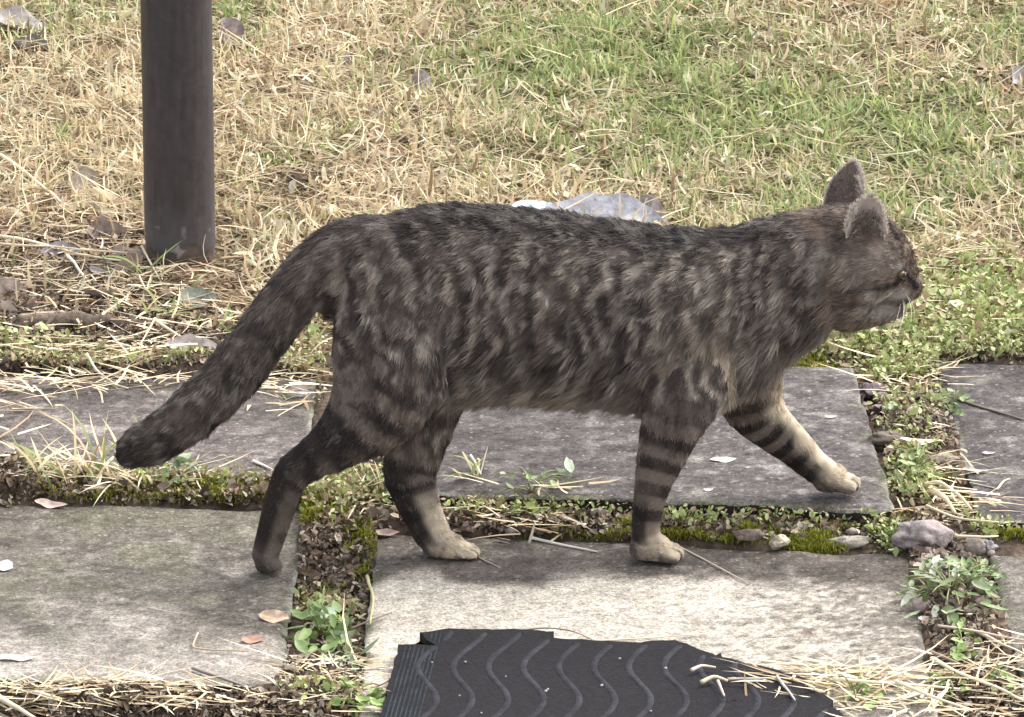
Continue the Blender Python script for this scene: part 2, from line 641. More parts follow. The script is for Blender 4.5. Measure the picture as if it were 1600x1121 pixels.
c = c * (1 - dust)[:, None] + np.array([[.3, .28, .26]]) * dust[:, None]
V[:, 0] *= 1 - 0.02 * pe
V[:, 1] *= 1 - 0.02 * pe
M_POST = attr_mat('painted_post', rough=0.55, spec=0.35, bump=0.25, bump_scale=160, var=0.15)
post = obj('post', mesh_np('post', V, F, c, True), M_POST, label='dark brown round post with peeling foot standing in the dry grass', category='post')
post.location = (pc[0], pc[1] + POST_R, 0.015)

# ------------------------------------------------------------------ blades
def blades(base, az, L, W, lean, curl, col_root, col_tip, twist=None, side=None, seg=3):
    """N tapered bent strips: returns V, F, colours"""
    N = len(base)
    widths = np.array([1.0, 0.95, 0.7, 0.0]) if seg == 3 else np.interp(np.linspace(0, 1, seg + 1), [0, .3, .75, 1], [.8, 1, .8, .05])
    h = np.stack([np.cos(az), np.sin(az), np.zeros(N)], 1)
    up = np.array([[0, 0, 1.0]])
    wdir = np.stack([-np.sin(az), np.cos(az), np.zeros(N)], 1)
    if twist is not None:
        wdir = wdir * np.cos(twist)[:, None] + up * np.sin(twist)[:, None]
    p = base.copy()
    bend = np.zeros(N) if side is None else side
    rows = [p.copy()]
    for k in range(seg):
        a = lean + curl * (k + .5) / seg
        hz = az + bend * (k + .5) / seg
        d = np.stack([np.cos(hz) * np.sin(a), np.sin(hz) * np.sin(a), np.cos(a)], 1)
        p = p + d * (L / seg)[:, None]
        rows.append(p.copy())
    per = 2 * seg + 1
    V = np.zeros((N, per, 3))
    C = np.zeros((N, per, 3))
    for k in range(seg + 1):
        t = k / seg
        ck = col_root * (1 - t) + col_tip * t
        if k < seg:
            V[:, 2 * k] = rows[k] - wdir * (W * widths[k] / 2)[:, None]
            V[:, 2 * k + 1] = rows[k] + wdir * (W * widths[k] / 2)[:, None]
            C[:, 2 * k] = C[:, 2 * k + 1] = ck
        else:
            V[:, 2 * seg] = rows[k]
            C[:, 2 * seg] = ck
    tri = []
    for k in range(seg - 1):
        tri += [(2 * k, 2 * k + 1, 2 * k + 3), (2 * k, 2 * k + 3, 2 * k + 2)]
    tri.append((2 * seg - 2, 2 * seg - 1, 2 * seg))
    F = (np.array(tri)[None] + (np.arange(N) * per)[:, None, None]).reshape(-1, 3)
    return V.reshape(-1, 3), F, C.reshape(-1, 3)


STRAW = np.array([[.78, .65, .41], [.86, .78, .57], [.70, .57, .35], [.73, .58, .38], [.38, .26, .15], [.86, .71, .50]])
GREEN = np.array([[.225, .29, .095], [.31, .36, .13], [.175, .24, .085], [.42, .43, .20], [.285, .35, .15]])


def straw_cols(N):
    c = STRAW[RNG.integers(0, len(STRAW), N)] * RNG.uniform(.50, 1.12, (N, 1))
    return np.clip(c, 0, .86)


def green_cols(N):
    return GREEN[RNG.integers(0, len(GREEN), N)] * RNG.uniform(.75, 1.25, (N, 1))


def lawn_edge(x):
    """y where the lawn begins, wandering"""
    return 0.03 + smooth(gs(1230, 430)[0], gs(1330, 430)[0], x) * (gs(1430, 425)[1] - .03) + (n2(x, np.zeros_like(x), 5, 60) - .5) * .12


def lawn(N, xr, yr, wmul=1.0, lmul=1.0):
    x = RNG.uniform(*xr, N)
    y = RNG.uniform(*yr, N)
    dens = smooth(-.02, .10, y - lawn_edge(x))
    left = smooth(gs(420, 450)[0], gs(330, 450)[0], x + (n2(x, y, 12, 66) - .5) * .12)
    left = left * smooth(-1.0, -.75, x)
    bare = left * smooth(.72, .38, y + (n2(x, y, 10, 67) - .5) * .25) * .93
    bare = np.maximum(bare, .9 * np.exp(-(((x - pc[0]) / .075) ** 2 + ((y - pc[1] + .03) / .07) ** 2)))          # litter patch by the post
    bare = np.maximum(bare, .85 * np.exp(-(((x - gs(480, 285)[0]) / .05) ** 2 + ((y - gs(480, 285)[1]) / .05) ** 2)))
    bare = np.maximum(bare, smooth(.70, .82, n2(x, y, 11, 63)) * .8)
    clump = (.10 + .90 * smooth(.36, .55, n2(x, y, 52, 64))) * (.45 + .55 * smooth(.3, .5, n2(x, y, 17, 65)))
    keep = RNG.uniform(0, 1, N) < dens * (1 - bare) * clump
    keep &= slab_top(x, y) < 0
    keep &= np.hypot(x - pc[0], y - pc[1] - POST_R) > POST_R * .93
    x, y = x[keep], y[keep]
    N = len(x)
    g = green_map(x, y)
    isg = RNG.uniform(0, 1, N) < .06 + g * .94
    tipstraw = RNG.uniform(0, 1, N) < .2
    cs, cg = straw_cols(N), green_cols(N)
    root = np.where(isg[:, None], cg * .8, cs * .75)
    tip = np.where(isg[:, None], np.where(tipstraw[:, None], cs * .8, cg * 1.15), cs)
    L = np.where(isg, RNG.uniform(.016, .038, N), (RNG.gamma(4, .0055, N) + .008) * (1 - .35 * g)) * lmul
    W = np.where(isg, RNG.uniform(.0020, .0046, N), RNG.gamma(5, .00058, N) + .0010) * wmul
    lean = np.where(isg, RNG.uniform(.1, 1.4, N), RNG.uniform(.65, 1.85, N))
    curl = np.where(isg, RNG.uniform(-.6, 1.6, N), RNG.uniform(-2.6, 2.8, N))
    base = np.stack([x, y, gz(x, y) + RNG.uniform(-.004, .012, N) * (~isg)], 1)
    return blades(base, RNG.uniform(0, 2 * np.pi, N), L, W, lean, curl, root, np.clip(tip, 0, .8), RNG.uniform(-.9, .9, N), RNG.uniform(-1.6, 1.6, N))


def thatch_layer(N, xr, yr):
    x = RNG.uniform(*xr, N)
    y = RNG.uniform(*yr, N)
    keep = (RNG.uniform(0, 1, N) < smooth(-.04, .05, y - lawn_edge(x))) & (slab_top(x, y) < 0) & (np.hypot(x - pc[0], y - pc[1] - POST_R) > POST_R)
    x, y = x[keep], y[keep]
    N = len(x)
    g = green_map(x, y)
    c = np.array([[.36, .25, .16]]) * RNG.uniform(.3, 1.5, (N, 1)) * (1 - g[:, None] * .5) + np.array([[.10, .14, .04]]) * g[:, None]
    base = np.stack([x, y, gz(x, y) + RNG.uniform(.0005, .005, N)], 1)
    return blades(base, RNG.uniform(0, 6.28, N), RNG.uniform(.008, .028, N), RNG.uniform(.0015, .0038, N), RNG.uniform(1.25, 1.6, N), RNG.uniform(-.2, .2, N), c, c * .9, RNG.uniform(-.5, .5, N), RNG.uniform(-1.5, 1.5, N))


def join(parts):
    off, Vs, Fs, Cs = 0, [], [], []
    for V, F, C in parts:
        Vs.append(V)
        Fs.append(F + off)
        Cs.append(C)
        off += len(V)
    return np.concatenate(Vs), np.concatenate(Fs), np.concatenate(Cs)


x0, x1 = -0.82, 0.82
def strands(N, xr, yr):
    """long thin bleached strands lying criss-cross on the turf"""
    x = RNG.uniform(*xr, N)
    y = RNG.uniform(*yr, N)
    g = green_map(x, y)
    keep = (RNG.uniform(0, 1, N) < smooth(-.02, .06, y - lawn_edge(x)) * (1 - .9 * np.clip(g * 1.4, 0, 1))) & (slab_top(x, y) < 0) & (np.hypot(x - pc[0], y - pc[1] - POST_R) > POST_R + .01)
    x, y = x[keep], y[keep]
    N = len(x)
    lf = smooth(gs(420, 450)[0], gs(340, 450)[0], x) * smooth(gs(300, 355)[1], gs(300, 400)[1], y)
    k2 = RNG.uniform(0, 1, N) > lf * .9
    x, y = x[k2], y[k2]
    N = len(x)
    c = straw_cols(N)
    base = np.stack([x, y, gz(x, y) + RNG.uniform(.004, .020, N)], 1)
    return blades(base, RNG.uniform(0, 6.28, N), RNG.gamma(6, .0085, N) + .01, RNG.uniform(.0009, .0019, N), RNG.uniform(1.0, 1.7, N), RNG.uniform(-.5, .7, N), c, c, RNG.uniform(-.9, .9, N), RNG.uniform(-2.2, 2.2, N), seg=5)


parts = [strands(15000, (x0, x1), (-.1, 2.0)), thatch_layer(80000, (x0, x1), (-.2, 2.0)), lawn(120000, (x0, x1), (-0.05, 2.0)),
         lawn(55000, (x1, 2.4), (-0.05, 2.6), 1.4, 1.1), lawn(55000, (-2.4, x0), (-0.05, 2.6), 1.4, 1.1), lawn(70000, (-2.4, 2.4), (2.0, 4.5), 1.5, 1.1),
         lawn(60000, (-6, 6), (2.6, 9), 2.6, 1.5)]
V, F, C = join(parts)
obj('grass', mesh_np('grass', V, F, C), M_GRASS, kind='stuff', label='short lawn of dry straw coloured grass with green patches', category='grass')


# ------------------------------------------------------------------ ground cover, moss, litter, gravel: scattered small pieces
def region_pts(N, regs, zfun=None):
    """points scattered in pixel ellipses on the ground: regs = (u, v, ru, rv, weight)"""
    w = np.array([r[4] for r in regs], float)
    k = RNG.choice(len(regs), N, p=w / w.sum())
    x, y = np.zeros(N), np.zeros(N)
    for i, (u, v, ru, rv, _) in enumerate(regs):
        s = k == i
        n = s.sum()
        c = gs(u, v)
        sx = abs(gs(u + ru, v)[0] - c[0])
        sy = abs(gs(u, v - rv)[1] - c[1])
        r = np.sqrt(RNG.uniform(0, 1, n))
        r = r * (1 + .25 * RNG.standard_normal(n))
        t = RNG.uniform(0, 2 * np.pi, n)
        x[s] = c[0] + sx * r * np.cos(t)
        y[s] = c[1] + sy * r * np.sin(t)
    return x, y


def leaflets(x, y, size, cols, zup=(0.0, .012), tilt=.9, aspect=1.6, on_slabs=False):
    N = len(x)
    z = gz(x, y)
    st = slab_top(x, y)
    if not on_slabs:
        k = st < z
        x, y, z, size, cols = x[k], y[k], z[k], size[k], cols[k]
    else:
        z = np.maximum(z, st)
    N = len(x)
    z = z + RNG.uniform(*zup, N)
    shape = np.array([[-.5, 0, 0], [-.15, .33, .07], [.28, .26, .04], [.5, 0, -.08], [.28, -.26, .04], [-.15, -.33, .07], [0, 0, -.03]])
    shape = shape * np.array([[1, 1 / aspect * 1.6, 1]])
    tri = np.array([(6, 0, 5), (6, 5, 4), (6, 4, 3), (6, 3, 2), (6, 2, 1), (6, 1, 0)])
    az = RNG.uniform(0, 2 * np.pi, N)
    pt = RNG.normal(0, tilt * .6, N)
    rl = RNG.normal(0, tilt * .6, N)
    ca, sa, cp, sp, cr, sr = np.cos(az), np.sin(az), np.cos(pt), np.sin(pt), np.cos(rl), np.sin(rl)
    R = np.zeros((N, 3, 3))
    R[:, 0, 0] = ca * cp
    R[:, 0, 1] = ca * sp * sr - sa * cr
    R[:, 0, 2] = ca * sp * cr + sa * sr
    R[:, 1, 0] = sa * cp
    R[:, 1, 1] = sa * sp * sr + ca * cr
    R[:, 1, 2] = sa * sp * cr - ca * sr
    R[:, 2, 0] = -sp
    R[:, 2, 1] = cp * sr
    R[:, 2, 2] = cp * cr
    V = np.einsum('nij,kj->nki', R, shape) * size[:, None, None]
    V = V + np.stack([x, y, z], 1)[:, None, :]
    F = (tri[None] + (np.arange(N) * 7)[:, None, None]).reshape(-1, 3)
    C = np.repeat(cols[:, None, :], 7, 1) * np.array([1, 1, 1, 1.1, 1, 1, .85])[None, :, None]
    return V.reshape(-1, 3), F, C.reshape(-1, 3)


COVER = np.array([[.36, .42, .14], [.46, .50, .21], [.26, .33, .11], [.54, .53, .30], [.40, .47, .20]])
# creeping leaves right of the cat's head and in the joints
regs = [(1430, 500, 170, 55, 4.5), (1540, 470, 90, 60, 3), (1320, 545, 70, 18, .9), (1400, 600, 45, 35, 1.2), (1580, 540, 60, 18, .8), (1420, 560, 80, 25, 1.2),
        (1425, 770, 38, 32, 1.1), (1380, 840, 22, 25, .35), (1480, 640, 40, 25, .4), (90, 565, 110, 30, .75), (30, 550, 60, 30, .35),
        (300, 585, 40, 22, .4), (450, 620, 50, 40, .8), (480, 560, 30, 50, .5), (560, 770, 60, 28, .8), (1380, 1105, 70, 22, .7), (1560, 830, 45, 14, .35),
        (520, 1100, 100, 20, .5), (510, 940, 50, 18, .5), (1530, 545, 110, 18, 2.4), (160, 588, 170, 12, .8), (560, 785, 90, 35, 1.5), (840, 808, 170, 14, 1.4), (250, 762, 220, 13, 1.0), (1180, 826, 200, 11, .8), (440, 625, 50, 40, .6), (1420, 690, 50, 80, .8), (520, 950, 45, 30, .3), (1080, 822, 60, 14, .3), (830, 805, 60, 18, .4), (740, 800, 40, 22, .4)]
x, y = region_pts(20500, regs)
k = (slab_top(x, y) < gz(x, y)) & (np.hypot(x - pc[0], y - pc[1] - POST_R) > POST_R + .01)
x, y = x[k], y[k]
n = len(x)
cols = COVER[RNG.integers(0, len(COVER), n)] * RNG.uniform(.6, 1.2, (n, 1))
br = RNG.uniform(0, 1, n) < np.where(x < 0, .45, .2)
cols[br] = np.array([.36, .27, .16]) * RNG.uniform(.6, 1.3, (br.sum(), 1))
V, F, C = leaflets(x, y, (RNG.gamma(4, .0015, n) + .002) * np.where(y < -.05, .72, 1.0), cols, (0.0, .018), 1.25, 1.9)
obj('ground_cover', mesh_np('ground_cover', V, F, C), M_LEAF, kind='stuff', label='creeping green leaves at the lawn edge and in the slab joints', category='ground cover')

# moss: cushions of short upright tufts
mregs = [(370, 770, 60, 12, 1), (510, 808, 42, 18, 1.4), (470, 790, 40, 14, .7), (1090, 818, 55, 12, 1), (1265, 850, 42, 10, 1.3), (1335, 815, 60, 10, 1.3),
         (1180, 838, 50, 10, .6), (1420, 735, 28, 10, .6), (560, 860, 24, 30, .5), (520, 905, 50, 24, .45), (540, 770, 60, 20, .6), (1590, 835, 40, 10, .5), (1010, 830, 40, 10, .5), (250, 785, 230, 10, .8), (900, 845, 320, 8, .7),
         (1275, 585, 30, 14, .5), (1490, 790, 18, 20, .3)]
x, y = region_pts(52000, mregs + [(900, 846, 330, 8, 1.2), (480, 800, 40, 20, .9), (540, 770, 60, 20, .8), (300, 770, 180, 12, .8), (1200, 822, 200, 12, 1.2)])
k = slab_top(x, y) < gz(x, y)
x, y = x[k], y[k]
n = len(x)
hump = n2(x, y, 60, 71) * .009
base = np.stack([x, y, gz(x, y) + hump - .003], 1)
mc = np.array([[.27, .29, .03], [.36, .37, .05], [.20, .22, .035], [.42, .41, .10]])[RNG.integers(0, 4, n)] * RNG.uniform(.6, 1.15, (n, 1))
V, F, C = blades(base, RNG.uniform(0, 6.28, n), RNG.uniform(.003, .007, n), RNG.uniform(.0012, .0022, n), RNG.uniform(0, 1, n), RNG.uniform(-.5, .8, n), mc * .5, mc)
obj('moss', mesh_np('moss', V, F, C), M_MOSS, kind='stuff', label='yellow green moss growing in the joints between the slabs', category='moss')

# brown crumbled leaf litter
lregs = [(110, 430, 170, 75, 6), (250, 520, 140, 50, 4), (60, 510, 100, 40, 2.5), (120, 570, 170, 30, 1.5), (420, 430, 60, 40, .7), (480, 290, 80, 22, .6), (15, 760, 40, 60, 1.2), (150, 755, 130, 20, 1), (150, 1112, 260, 18, 1.5),
         (500, 1050, 80, 40, 1.4), (520, 880, 55, 50, 1.6), (1420, 660, 70, 80, 1.6), (1440, 860, 90, 30, .8), (1480, 1090, 120, 30, 1.2), (1200, 830, 230, 14, 1), (820, 820, 130, 22, 1.6),
         (620, 800, 70, 30, .8), (440, 620, 60, 50, 1), (1350, 560, 120, 20, .6), (360, 60, 35, 40, .3), (60, 60, 60, 50, .5), (1560, 150, 50, 25, .3), (1500, 960, 70, 60, .5), (410, 1010, 40, 40, .6)]
x, y = region_pts(42000, lregs + [(620, 788, 900, 15, 6), (130, 792, 400, 12, 2), (200, 1116, 420, 12, 4), (520, 1110, 120, 16, 1.5)] + [(620, 770, 900, 22, 4), (900, 825, 560, 24, 5), (1430, 690, 60, 110, 2.0), (525, 930, 45, 110, 2.5), (200, 590, 250, 16, 2.2), (1520, 550, 110, 14, 1.2), (1500, 1010, 70, 70, 1.5)])
k = (np.hypot(x - pc[0], y - pc[1] - POST_R) > POST_R)
x, y = x[k], y[k]
n = len(x)
LC = np.array([[.16, .11, .08], [.25, .175, .12], [.085, .062, .05], [.36, .28, .21], [.20, .155, .12], [.48, .42, .34]])
lc = LC[RNG.integers(0, 6, n)] * RNG.uniform(.5, 1.15, (n, 1))
V, F, C = leaflets(x, y, RNG.gamma(2.2, .0021, n) + .0018, lc, (0.0, .008), 1.2, 2.0)
obj('leaf_litter', mesh_np('leaf_litter', V, F, C), M_LITTER, kind='stuff', label='brown crumbled leaf litter by the post and in the joints', category='leaf litter')

# dry stalks lying about (small ones, uncountable)
sregs = [(150, 612, 220, 12, 1.0), (150, 1116, 380, 10, 1.2), (1400, 1085, 230, 32, 2.1), (1300, 1058, 120, 10, .6), (120, 1108, 200, 14, 1.6), (170, 755, 150, 18, .9), (150, 430, 190, 60, 2), (300, 530, 130, 40, .8), (1450, 770, 70, 60, .5), (1560, 1040, 70, 40, .6),
         (840, 820, 120, 22, .6), (440, 600, 50, 60, .8), (1420, 430, 180, 30, 1.4), (1450, 500, 170, 50, 1.8), (1420, 610, 60, 60, .8), (150, 520, 180, 50, 1.2), (100, 575, 120, 30, .8), (510, 1060, 90, 40, .7), (1500, 810, 60, 10, .3), (620, 800, 60, 25, .3), (40, 640, 60, 60, .3)]
x, y = region_pts(3000, sregs)
k = (np.hypot(x - pc[0], y - pc[1] - POST_R) > POST_R + .02)
x, y = x[k], y[k]
n = len(x)
z = np.maximum(gz(x, y), slab_top(x, y)) + RNG.uniform(.001, .012, n)
sc = straw_cols(n) * 1.0
az = np.where(RNG.uniform(0, 1, n) < .6, RNG.normal(-.25, .4, n) + np.pi * (RNG.uniform(0, 1, n) < .5), RNG.uniform(0, 6.28, n))
V, F, C = blades(np.stack([x, y, z], 1), az, RNG.gamma(3, .011, n) + .008, RNG.uniform(.0012, .0030, n), RNG.uniform(1.3, 1.62, n), RNG.uniform(-.1, .25, n), sc, sc * .9, RNG.uniform(-.5, .5, n), RNG.uniform(-.6, .6, n))
obj('dry_stalks', mesh_np('dry_stalks', V, F, C), M_STRAW, kind='stuff', label='scattered dry grass stalks lying on the litter and slab edges', category='straw')


def ico(r, seed, squash=(1, 1, .7), sub=2, rough=.25):
    import bmesh
    bm = bmesh.new()
    bmesh.ops.create_icosphere(bm, subdivisions=sub, radius=1.0)
    V = np.array([v.co[:] for v in bm.verts])
    F = np.array([[v.index for v in f.verts] for f in bm.faces])
    bm.free()
    n = vnoise(V + seed * 3.1, 1.3, seed) - .5
    n2_ = vnoise(V + seed * 1.7, 3.0, seed + 1) - .5
    n3_ = vnoise(V + seed * 2.3, 7.0, seed + 2) - .5
    V = V * (1 + rough * 1.6 * n + rough * .9 * n2_ + rough * .35 * n3_)[:, None]
    return V * np.array(squash) * r, F


# gravel: small grit in the joints
gregs = [(520, 900, 50, 40, 2), (1440, 660, 60, 80, 2), (1470, 870, 60, 25, 2), (1200, 835, 220, 14, 1.6), (820, 825, 120, 16, 1), (1500, 1000, 60, 60, .8), (1400, 620, 30, 40, .8)]
x, y = region_pts(800, gregs)
k = slab_top(x, y) < gz(x, y)
x, y = x[k], y[k]
parts = []
shapes = [ico(1, s, sub=1) for s in range(5)]
for i in range(len(x)):
    v, f = shapes[i % 5]
    r = float(RNG.gamma(3, .0009) + .0012)
    t = RNG.uniform(0, 6.28)
    Rz = np.array([[math.cos(t), -math.sin(t), 0], [math.sin(t), math.cos(t), 0], [0, 0, 1]])
    cc = np.array([.17, .14, .125]) * RNG.uniform(.5, 1.9)
    parts.append((v @ Rz.T * r + np.array([x[i], y[i], gz(x[i:i + 1], y[i:i + 1])[0] + r * .3]), f, np.tile(cc, (len(v), 1))))
V, F, C = join(parts)
obj('gravel', mesh_np('gravel', V, F, C), M_STONE, kind='stuff', label='fine grit in the joints between the slabs', category='gravel')

# ------------------------------------------------------------------ stones
def stone(u, v, r, colour, label, seed, squash=(1, .8, .6), rz=0.0, group=None):
    V, F = ico(r, seed, squash, sub=4, rough=.5)
    # a few broken faces
    rs = np.random.default_rng(seed)
    for _ in range(7):
        pn = rs.normal(size=3)
        pn /= np.linalg.norm(pn)
        dd = V @ pn
        lim = dd.max() * rs.uniform(.6, .85)
        V = V - np.maximum(dd - lim, 0)[:, None] * pn[None] * .85
    n = vnoise(V, 140, seed)
    C = np.array([colour]) * (.75 + .5 * n)[:, None]
    p = gp(u, v, .004)
    for _ in range(3):
        z = surf(p[0], p[1])
        p = gp(u, v, z + .004)
    o = obj('stone', mesh_np('stone', V, F, C, True), M_STONE, label=label, category='stone')
    o.location = (p[0], p[1], z + r * squash[2] * .55)
    o.rotation_euler = (RNG.uniform(-.15, .15), RNG.uniform(-.15, .15), rz)
    if group:
        o['group'] = group
    return o


stone(1440, 846, .026, (.24, .205, .20), 'largest grey purple stone at the corner joint right of the front middle slab', 3, (1, .75, .62), .1, 'stones in the joints')
stone(1520, 862, .013, (.19, .16, .14), 'round brown grey stone just right of the largest stone', 4, (1, .8, .8), .5, 'stones in the joints')
stone(1545, 858, .011, (.22, .21, .21), 'small blue grey stone by the corner of the front right slab', 5, (1, .8, .75), 1.2, 'stones in the joints')
stone(1214, 846, .009, (.42, .36, .27), 'small cream stone in the joint between two moss cushions', 6, (1.2, .8, .7), .2, 'stones in the joints')
stone(1165, 836, .011, (.17, .13, .11), 'flat brown stone in the mossy joint under the raised slab', 7, (1.4, .8, .5), .0, 'stones in the joints')
stone(1315, 848, .022, (.27, .24, .20), 'long flat pale stone lying along the mossy joint', 8, (1.3, .4, .28), -.12, 'stones in the joints')
stone(1362, 616, .015, (.12, .095, .105), 'dark purple stone beside the back corner of the raised slab', 9, (1.1, .8, .6), .3, 'stones in the joints')
stone(1372, 640, .010, (.22, .17, .16), 'small pinkish stone in front of the dark purple stone', 10, (1.2, .8, .55), .3, 'stones in the joints')
stone(1590, 525, .014, (.16, .14, .14), 'half hidden grey stone among creeping leaves at the lawn edge', 12, (1.1, .8, .6), .2, 'stones in the joints')
stone(1400, 690, .024, (.15, .125, .10), 'flat brown stone with dark edge in the joint beside the raised slab', 13, (1.15, .6, .35), -.1, 'stones in the joints')
stone(1462, 720, .026, (.27, .225, .18), 'long pale brown flat stone bridging the joint right of the raised slab', 14, (1.3, .35, .25), .05, 'stones in the joints')

# ------------------------------------------------------------------ dead leaves
def leaf_mesh(name, L, W, fold=.3, curl=.4, crumple=.12, colour=(.3, .2, .12), seed=0, nl=14, nw=9, lobes=0.0, back=None):
    s = np.linspace(0, 1, nl)
    t = np.linspace(-1, 1, nw)
    SS, TT = np.meshgrid(s, t, indexing='ij')
    half = np.sin(np.pi * SS ** .8) ** .8 * (1 + lobes * np.sin(SS * 22))
    X = (SS - .5) * L
    Y = TT * half * W / 2
    Z = fold * np.abs(TT) ** 1.5 * half * W / 2 + curl * L * ((SS - .5) ** 2) * 1.0
    P = np.stack([X.ravel(), Y.ravel(), Z.ravel()], 1)
    d = vnoise(P / L + seed, 3.2, seed) - .5
    P[:, 2] += d * crumple * L
    P[:, 1] += (vnoise(P / L + seed + 5, 3, seed + 3) - .5) * crumple * L * .7
    I = np.arange(nl * nw).reshape(nl, nw)
    F = np.stack([I[:-1, :-1].ravel(), I[1:, :-1].ravel(), I[1:, 1:].ravel(), I[:-1, 1:].ravel()], 1)
    vein = np.exp(-np.abs(TT.ravel()) * 9) * .25
    C = np.array([colour]) * (.75 + .5 * vnoise(P / L, 6, seed + 8) + vein)[:, None]
    me = mesh_np(name, P, F, np.clip(C, 0, .85), True)
    return me


def dead_leaf(u, v, L, W, colour, label, rz, tilt=(0, 0), seed=0, name='dead_leaf', cat='dead leaf', lift=.004, group=None, **kw):
    me = leaf_mesh(name, L, W, colour=colour, seed=seed, **kw)
    p = gp(u, v, .006)
    for _ in range(3):
        z = surf(p[0], p[1])
        p = gp(u, v, z + lift)
    o = obj(name, me, M_DEAD, label=label, category=cat)
    zs = np.array([vv.co[:] for vv in me.vertices])
    E = Euler((tilt[0], tilt[1], rz))
    zmin = (np.array(E.to_matrix()) @ zs.T)[2].min()
    o.location = (p[0], p[1], z - zmin + lift - .003)
    o.rotation_euler = E
    if group:
        o['group'] = group
    return o


GREY, PALE, BRN, WHT = (.23, .21, .22), (.45, .38, .31), (.24, .14, .085), (.62, .59, .56)
g = 'dead leaves on the lawn and slabs'
dead_leaf(128, 296, .045, .035, (.42, .36, .31), 'upright folded pale dead leaf left of the post', .6, (1.1, .2), 1, fold=.9, crumple=.2, group=g)
dead_leaf(170, 372, .055, .032, (.26, .20, .18), 'curled grey brown dead leaf close to the foot of the post', -.5, (.7, .1), 2, fold=.8, crumple=.25, group=g)
dead_leaf(178, 425, .032, .018, WHT, 'bright white dead leaf lying just left of the post foot', -.1, (.2, 0), 3, fold=.3, group=g)
dead_leaf(95, 398, .05, .03, (.27, .25, .28), 'blue grey dead leaf in the litter left of the white leaf', .4, (.5, 0), 4, fold=.6, crumple=.2, group=g)
dead_leaf(300, 546, .060, .026, (.46, .40, .38), 'pale pinkish dead leaf by the cat tail with a white patch under it', .1, (.5, .1), 5, fold=.7, crumple=.15, group=g)
dead_leaf(322, 556, .024, .016, (.72, .70, .68), 'white leaf scrap tucked under the pale leaf beside the cat tail', .3, (.5, 0), 6, fold=.2, group=g)
dead_leaf(342, 494, .022, .010, (.66, .60, .56), 'narrow white leaf lying above the cat tail behind the slabs', -.5, (.3, 0), 7, group=g)
dead_leaf(310, 470, .045, .035, (.16, .17, .14), 'dull grey green dead leaf in front of the post foot', .3, (.4, 0), 8, fold=.4, group=g)
dead_leaf(360, 72, .06, .05, (.24, .20, .20), 'grey brown crumpled dead leaf right of the post near the top', .8, (.9, .2), 9, fold=.9, crumple=.3, group=g)
dead_leaf(30, 45, .075, .05, (.34, .31, .30), 'large grey dead leaf at the top corner of the lawn left of the post', .3, (.4, .2), 10, fold=.7, crumple=.25, group=g)
dead_leaf(50, 80, .06, .045, (.12, .11, .10), 'dark wet dead leaf under the large grey leaf at the top corner', -.3, (.3, .1), 11, fold=.6, crumple=.25, group=g)
dead_leaf(385, 243, .034, .014, (.72, .66, .50), 'cream coloured leaf strip lying on straw right of the post', .05, (.2, 0), 12, group=g)
dead_leaf(545, 105, .03, .03, (.22, .18, .20), 'small dark purple dead leaf in the straw above the cat rump', .9, (.8, 0), 13, fold=.8, group=g)
dead_leaf(660, 140, .04, .032, (.36, .31, .31), 'grey pink curled leaf in the straw above the cat back', -.6, (.8, .2), 14, fold=.8, crumple=.25, group=g)
dead_leaf(480, 282, .055, .028, (.11, .075, .055), 'dark brown rotten leaf in the bare patch behind the rump', .2, (.4, .1), 15, fold=.6, crumple=.2, group=g)
dead_leaf(620, 240, .04, .022, (.26, .15, .09), 'russet leaf in the straw just above the cat back', -.3, (.5, 0), 16, fold=.5, group=g)
# the big crumpled grey leaf that shows over the cat's back
dead_leaf(945, 357, .155, .062, (.36, .36, .40), 'big crumpled blue grey leaf showing over the cat back', -.10, (.35, .05), 17, fold=.7, crumple=.17, curl=.12, lobes=.06, nl=26, nw=17, lift=.006, group=g)
dead_leaf(838, 332, .062, .034, (.62, .66, .74), 'white blue leaf beside the big crumpled leaf behind the cat back', -.1, (.35, 0), 18, fold=.3, lift=.018, group=g)
dead_leaf(1015, 342, .06, .035, (.36, .33, .33), 'torn striped grey leaf at the narrow end of the big crumpled leaf', -.7, (.6, .2), 19, fold=.8, crumple=.2, lift=.004, group=g)
dead_leaf(1195, 58, .035, .022, (.52, .50, .48), 'small pale grey leaf on the lawn far above the cat neck', .1, (.3, 0), 20, group=g)
dead_leaf(1470, 30, .042, .014, (.78, .72, .58), 'cream leaf blade in the grass at the top right', .75, (.5, 0), 21, group=g)
dead_leaf(1492, 36, .038, .018, (.78, .74, .62), 'wider cream leaf beside the cream leaf blade at the top right', .55, (.5, 0), 22, group=g)
dead_leaf(1565, 262, .034, .018, (.50, .51, .53), 'silvery curled leaf in the grass right of the far ear', -.1, (.5, 0), 23, fold=.9, group=g)
dead_leaf(1570, 145, .06, .02, (.30, .19, .11), 'reddish brown leaf in a dark hollow of the lawn at the right edge', .4, (.4, 0), 24, fold=.6, group=g)
dead_leaf(1595, 130, .05, .035, (.28, .26, .28), 'grey leaf half cut off at the right edge of the lawn', .9, (.8, 0), 25, fold=.7, group=g)
dead_leaf(1440, 690, .045, .013, (.78, .66, .50), 'narrow cream leaf lying on the brown stone in the right joint', -.05, (.15, 0), 26, lift=.012, group=g)
dead_leaf(1284, 572, .024, .010, (.40, .24, .19), 'pinkish leaf scrap at the back edge of the raised slab', .1, (.2, 0), 27, group=g)
dead_leaf(1130, 716, .028, .011, (.66, .62, .58), 'white leaf scrap on the raised slab between the front legs', -.05, (.1, 0), 28, fold=.2, group=g)
dead_leaf(1107, 762, .010, .007, (.70, .68, .66), 'tiny white flake on the raised slab close to its front edge', .0, (.1, 0), 29, fold=.2, group=g)
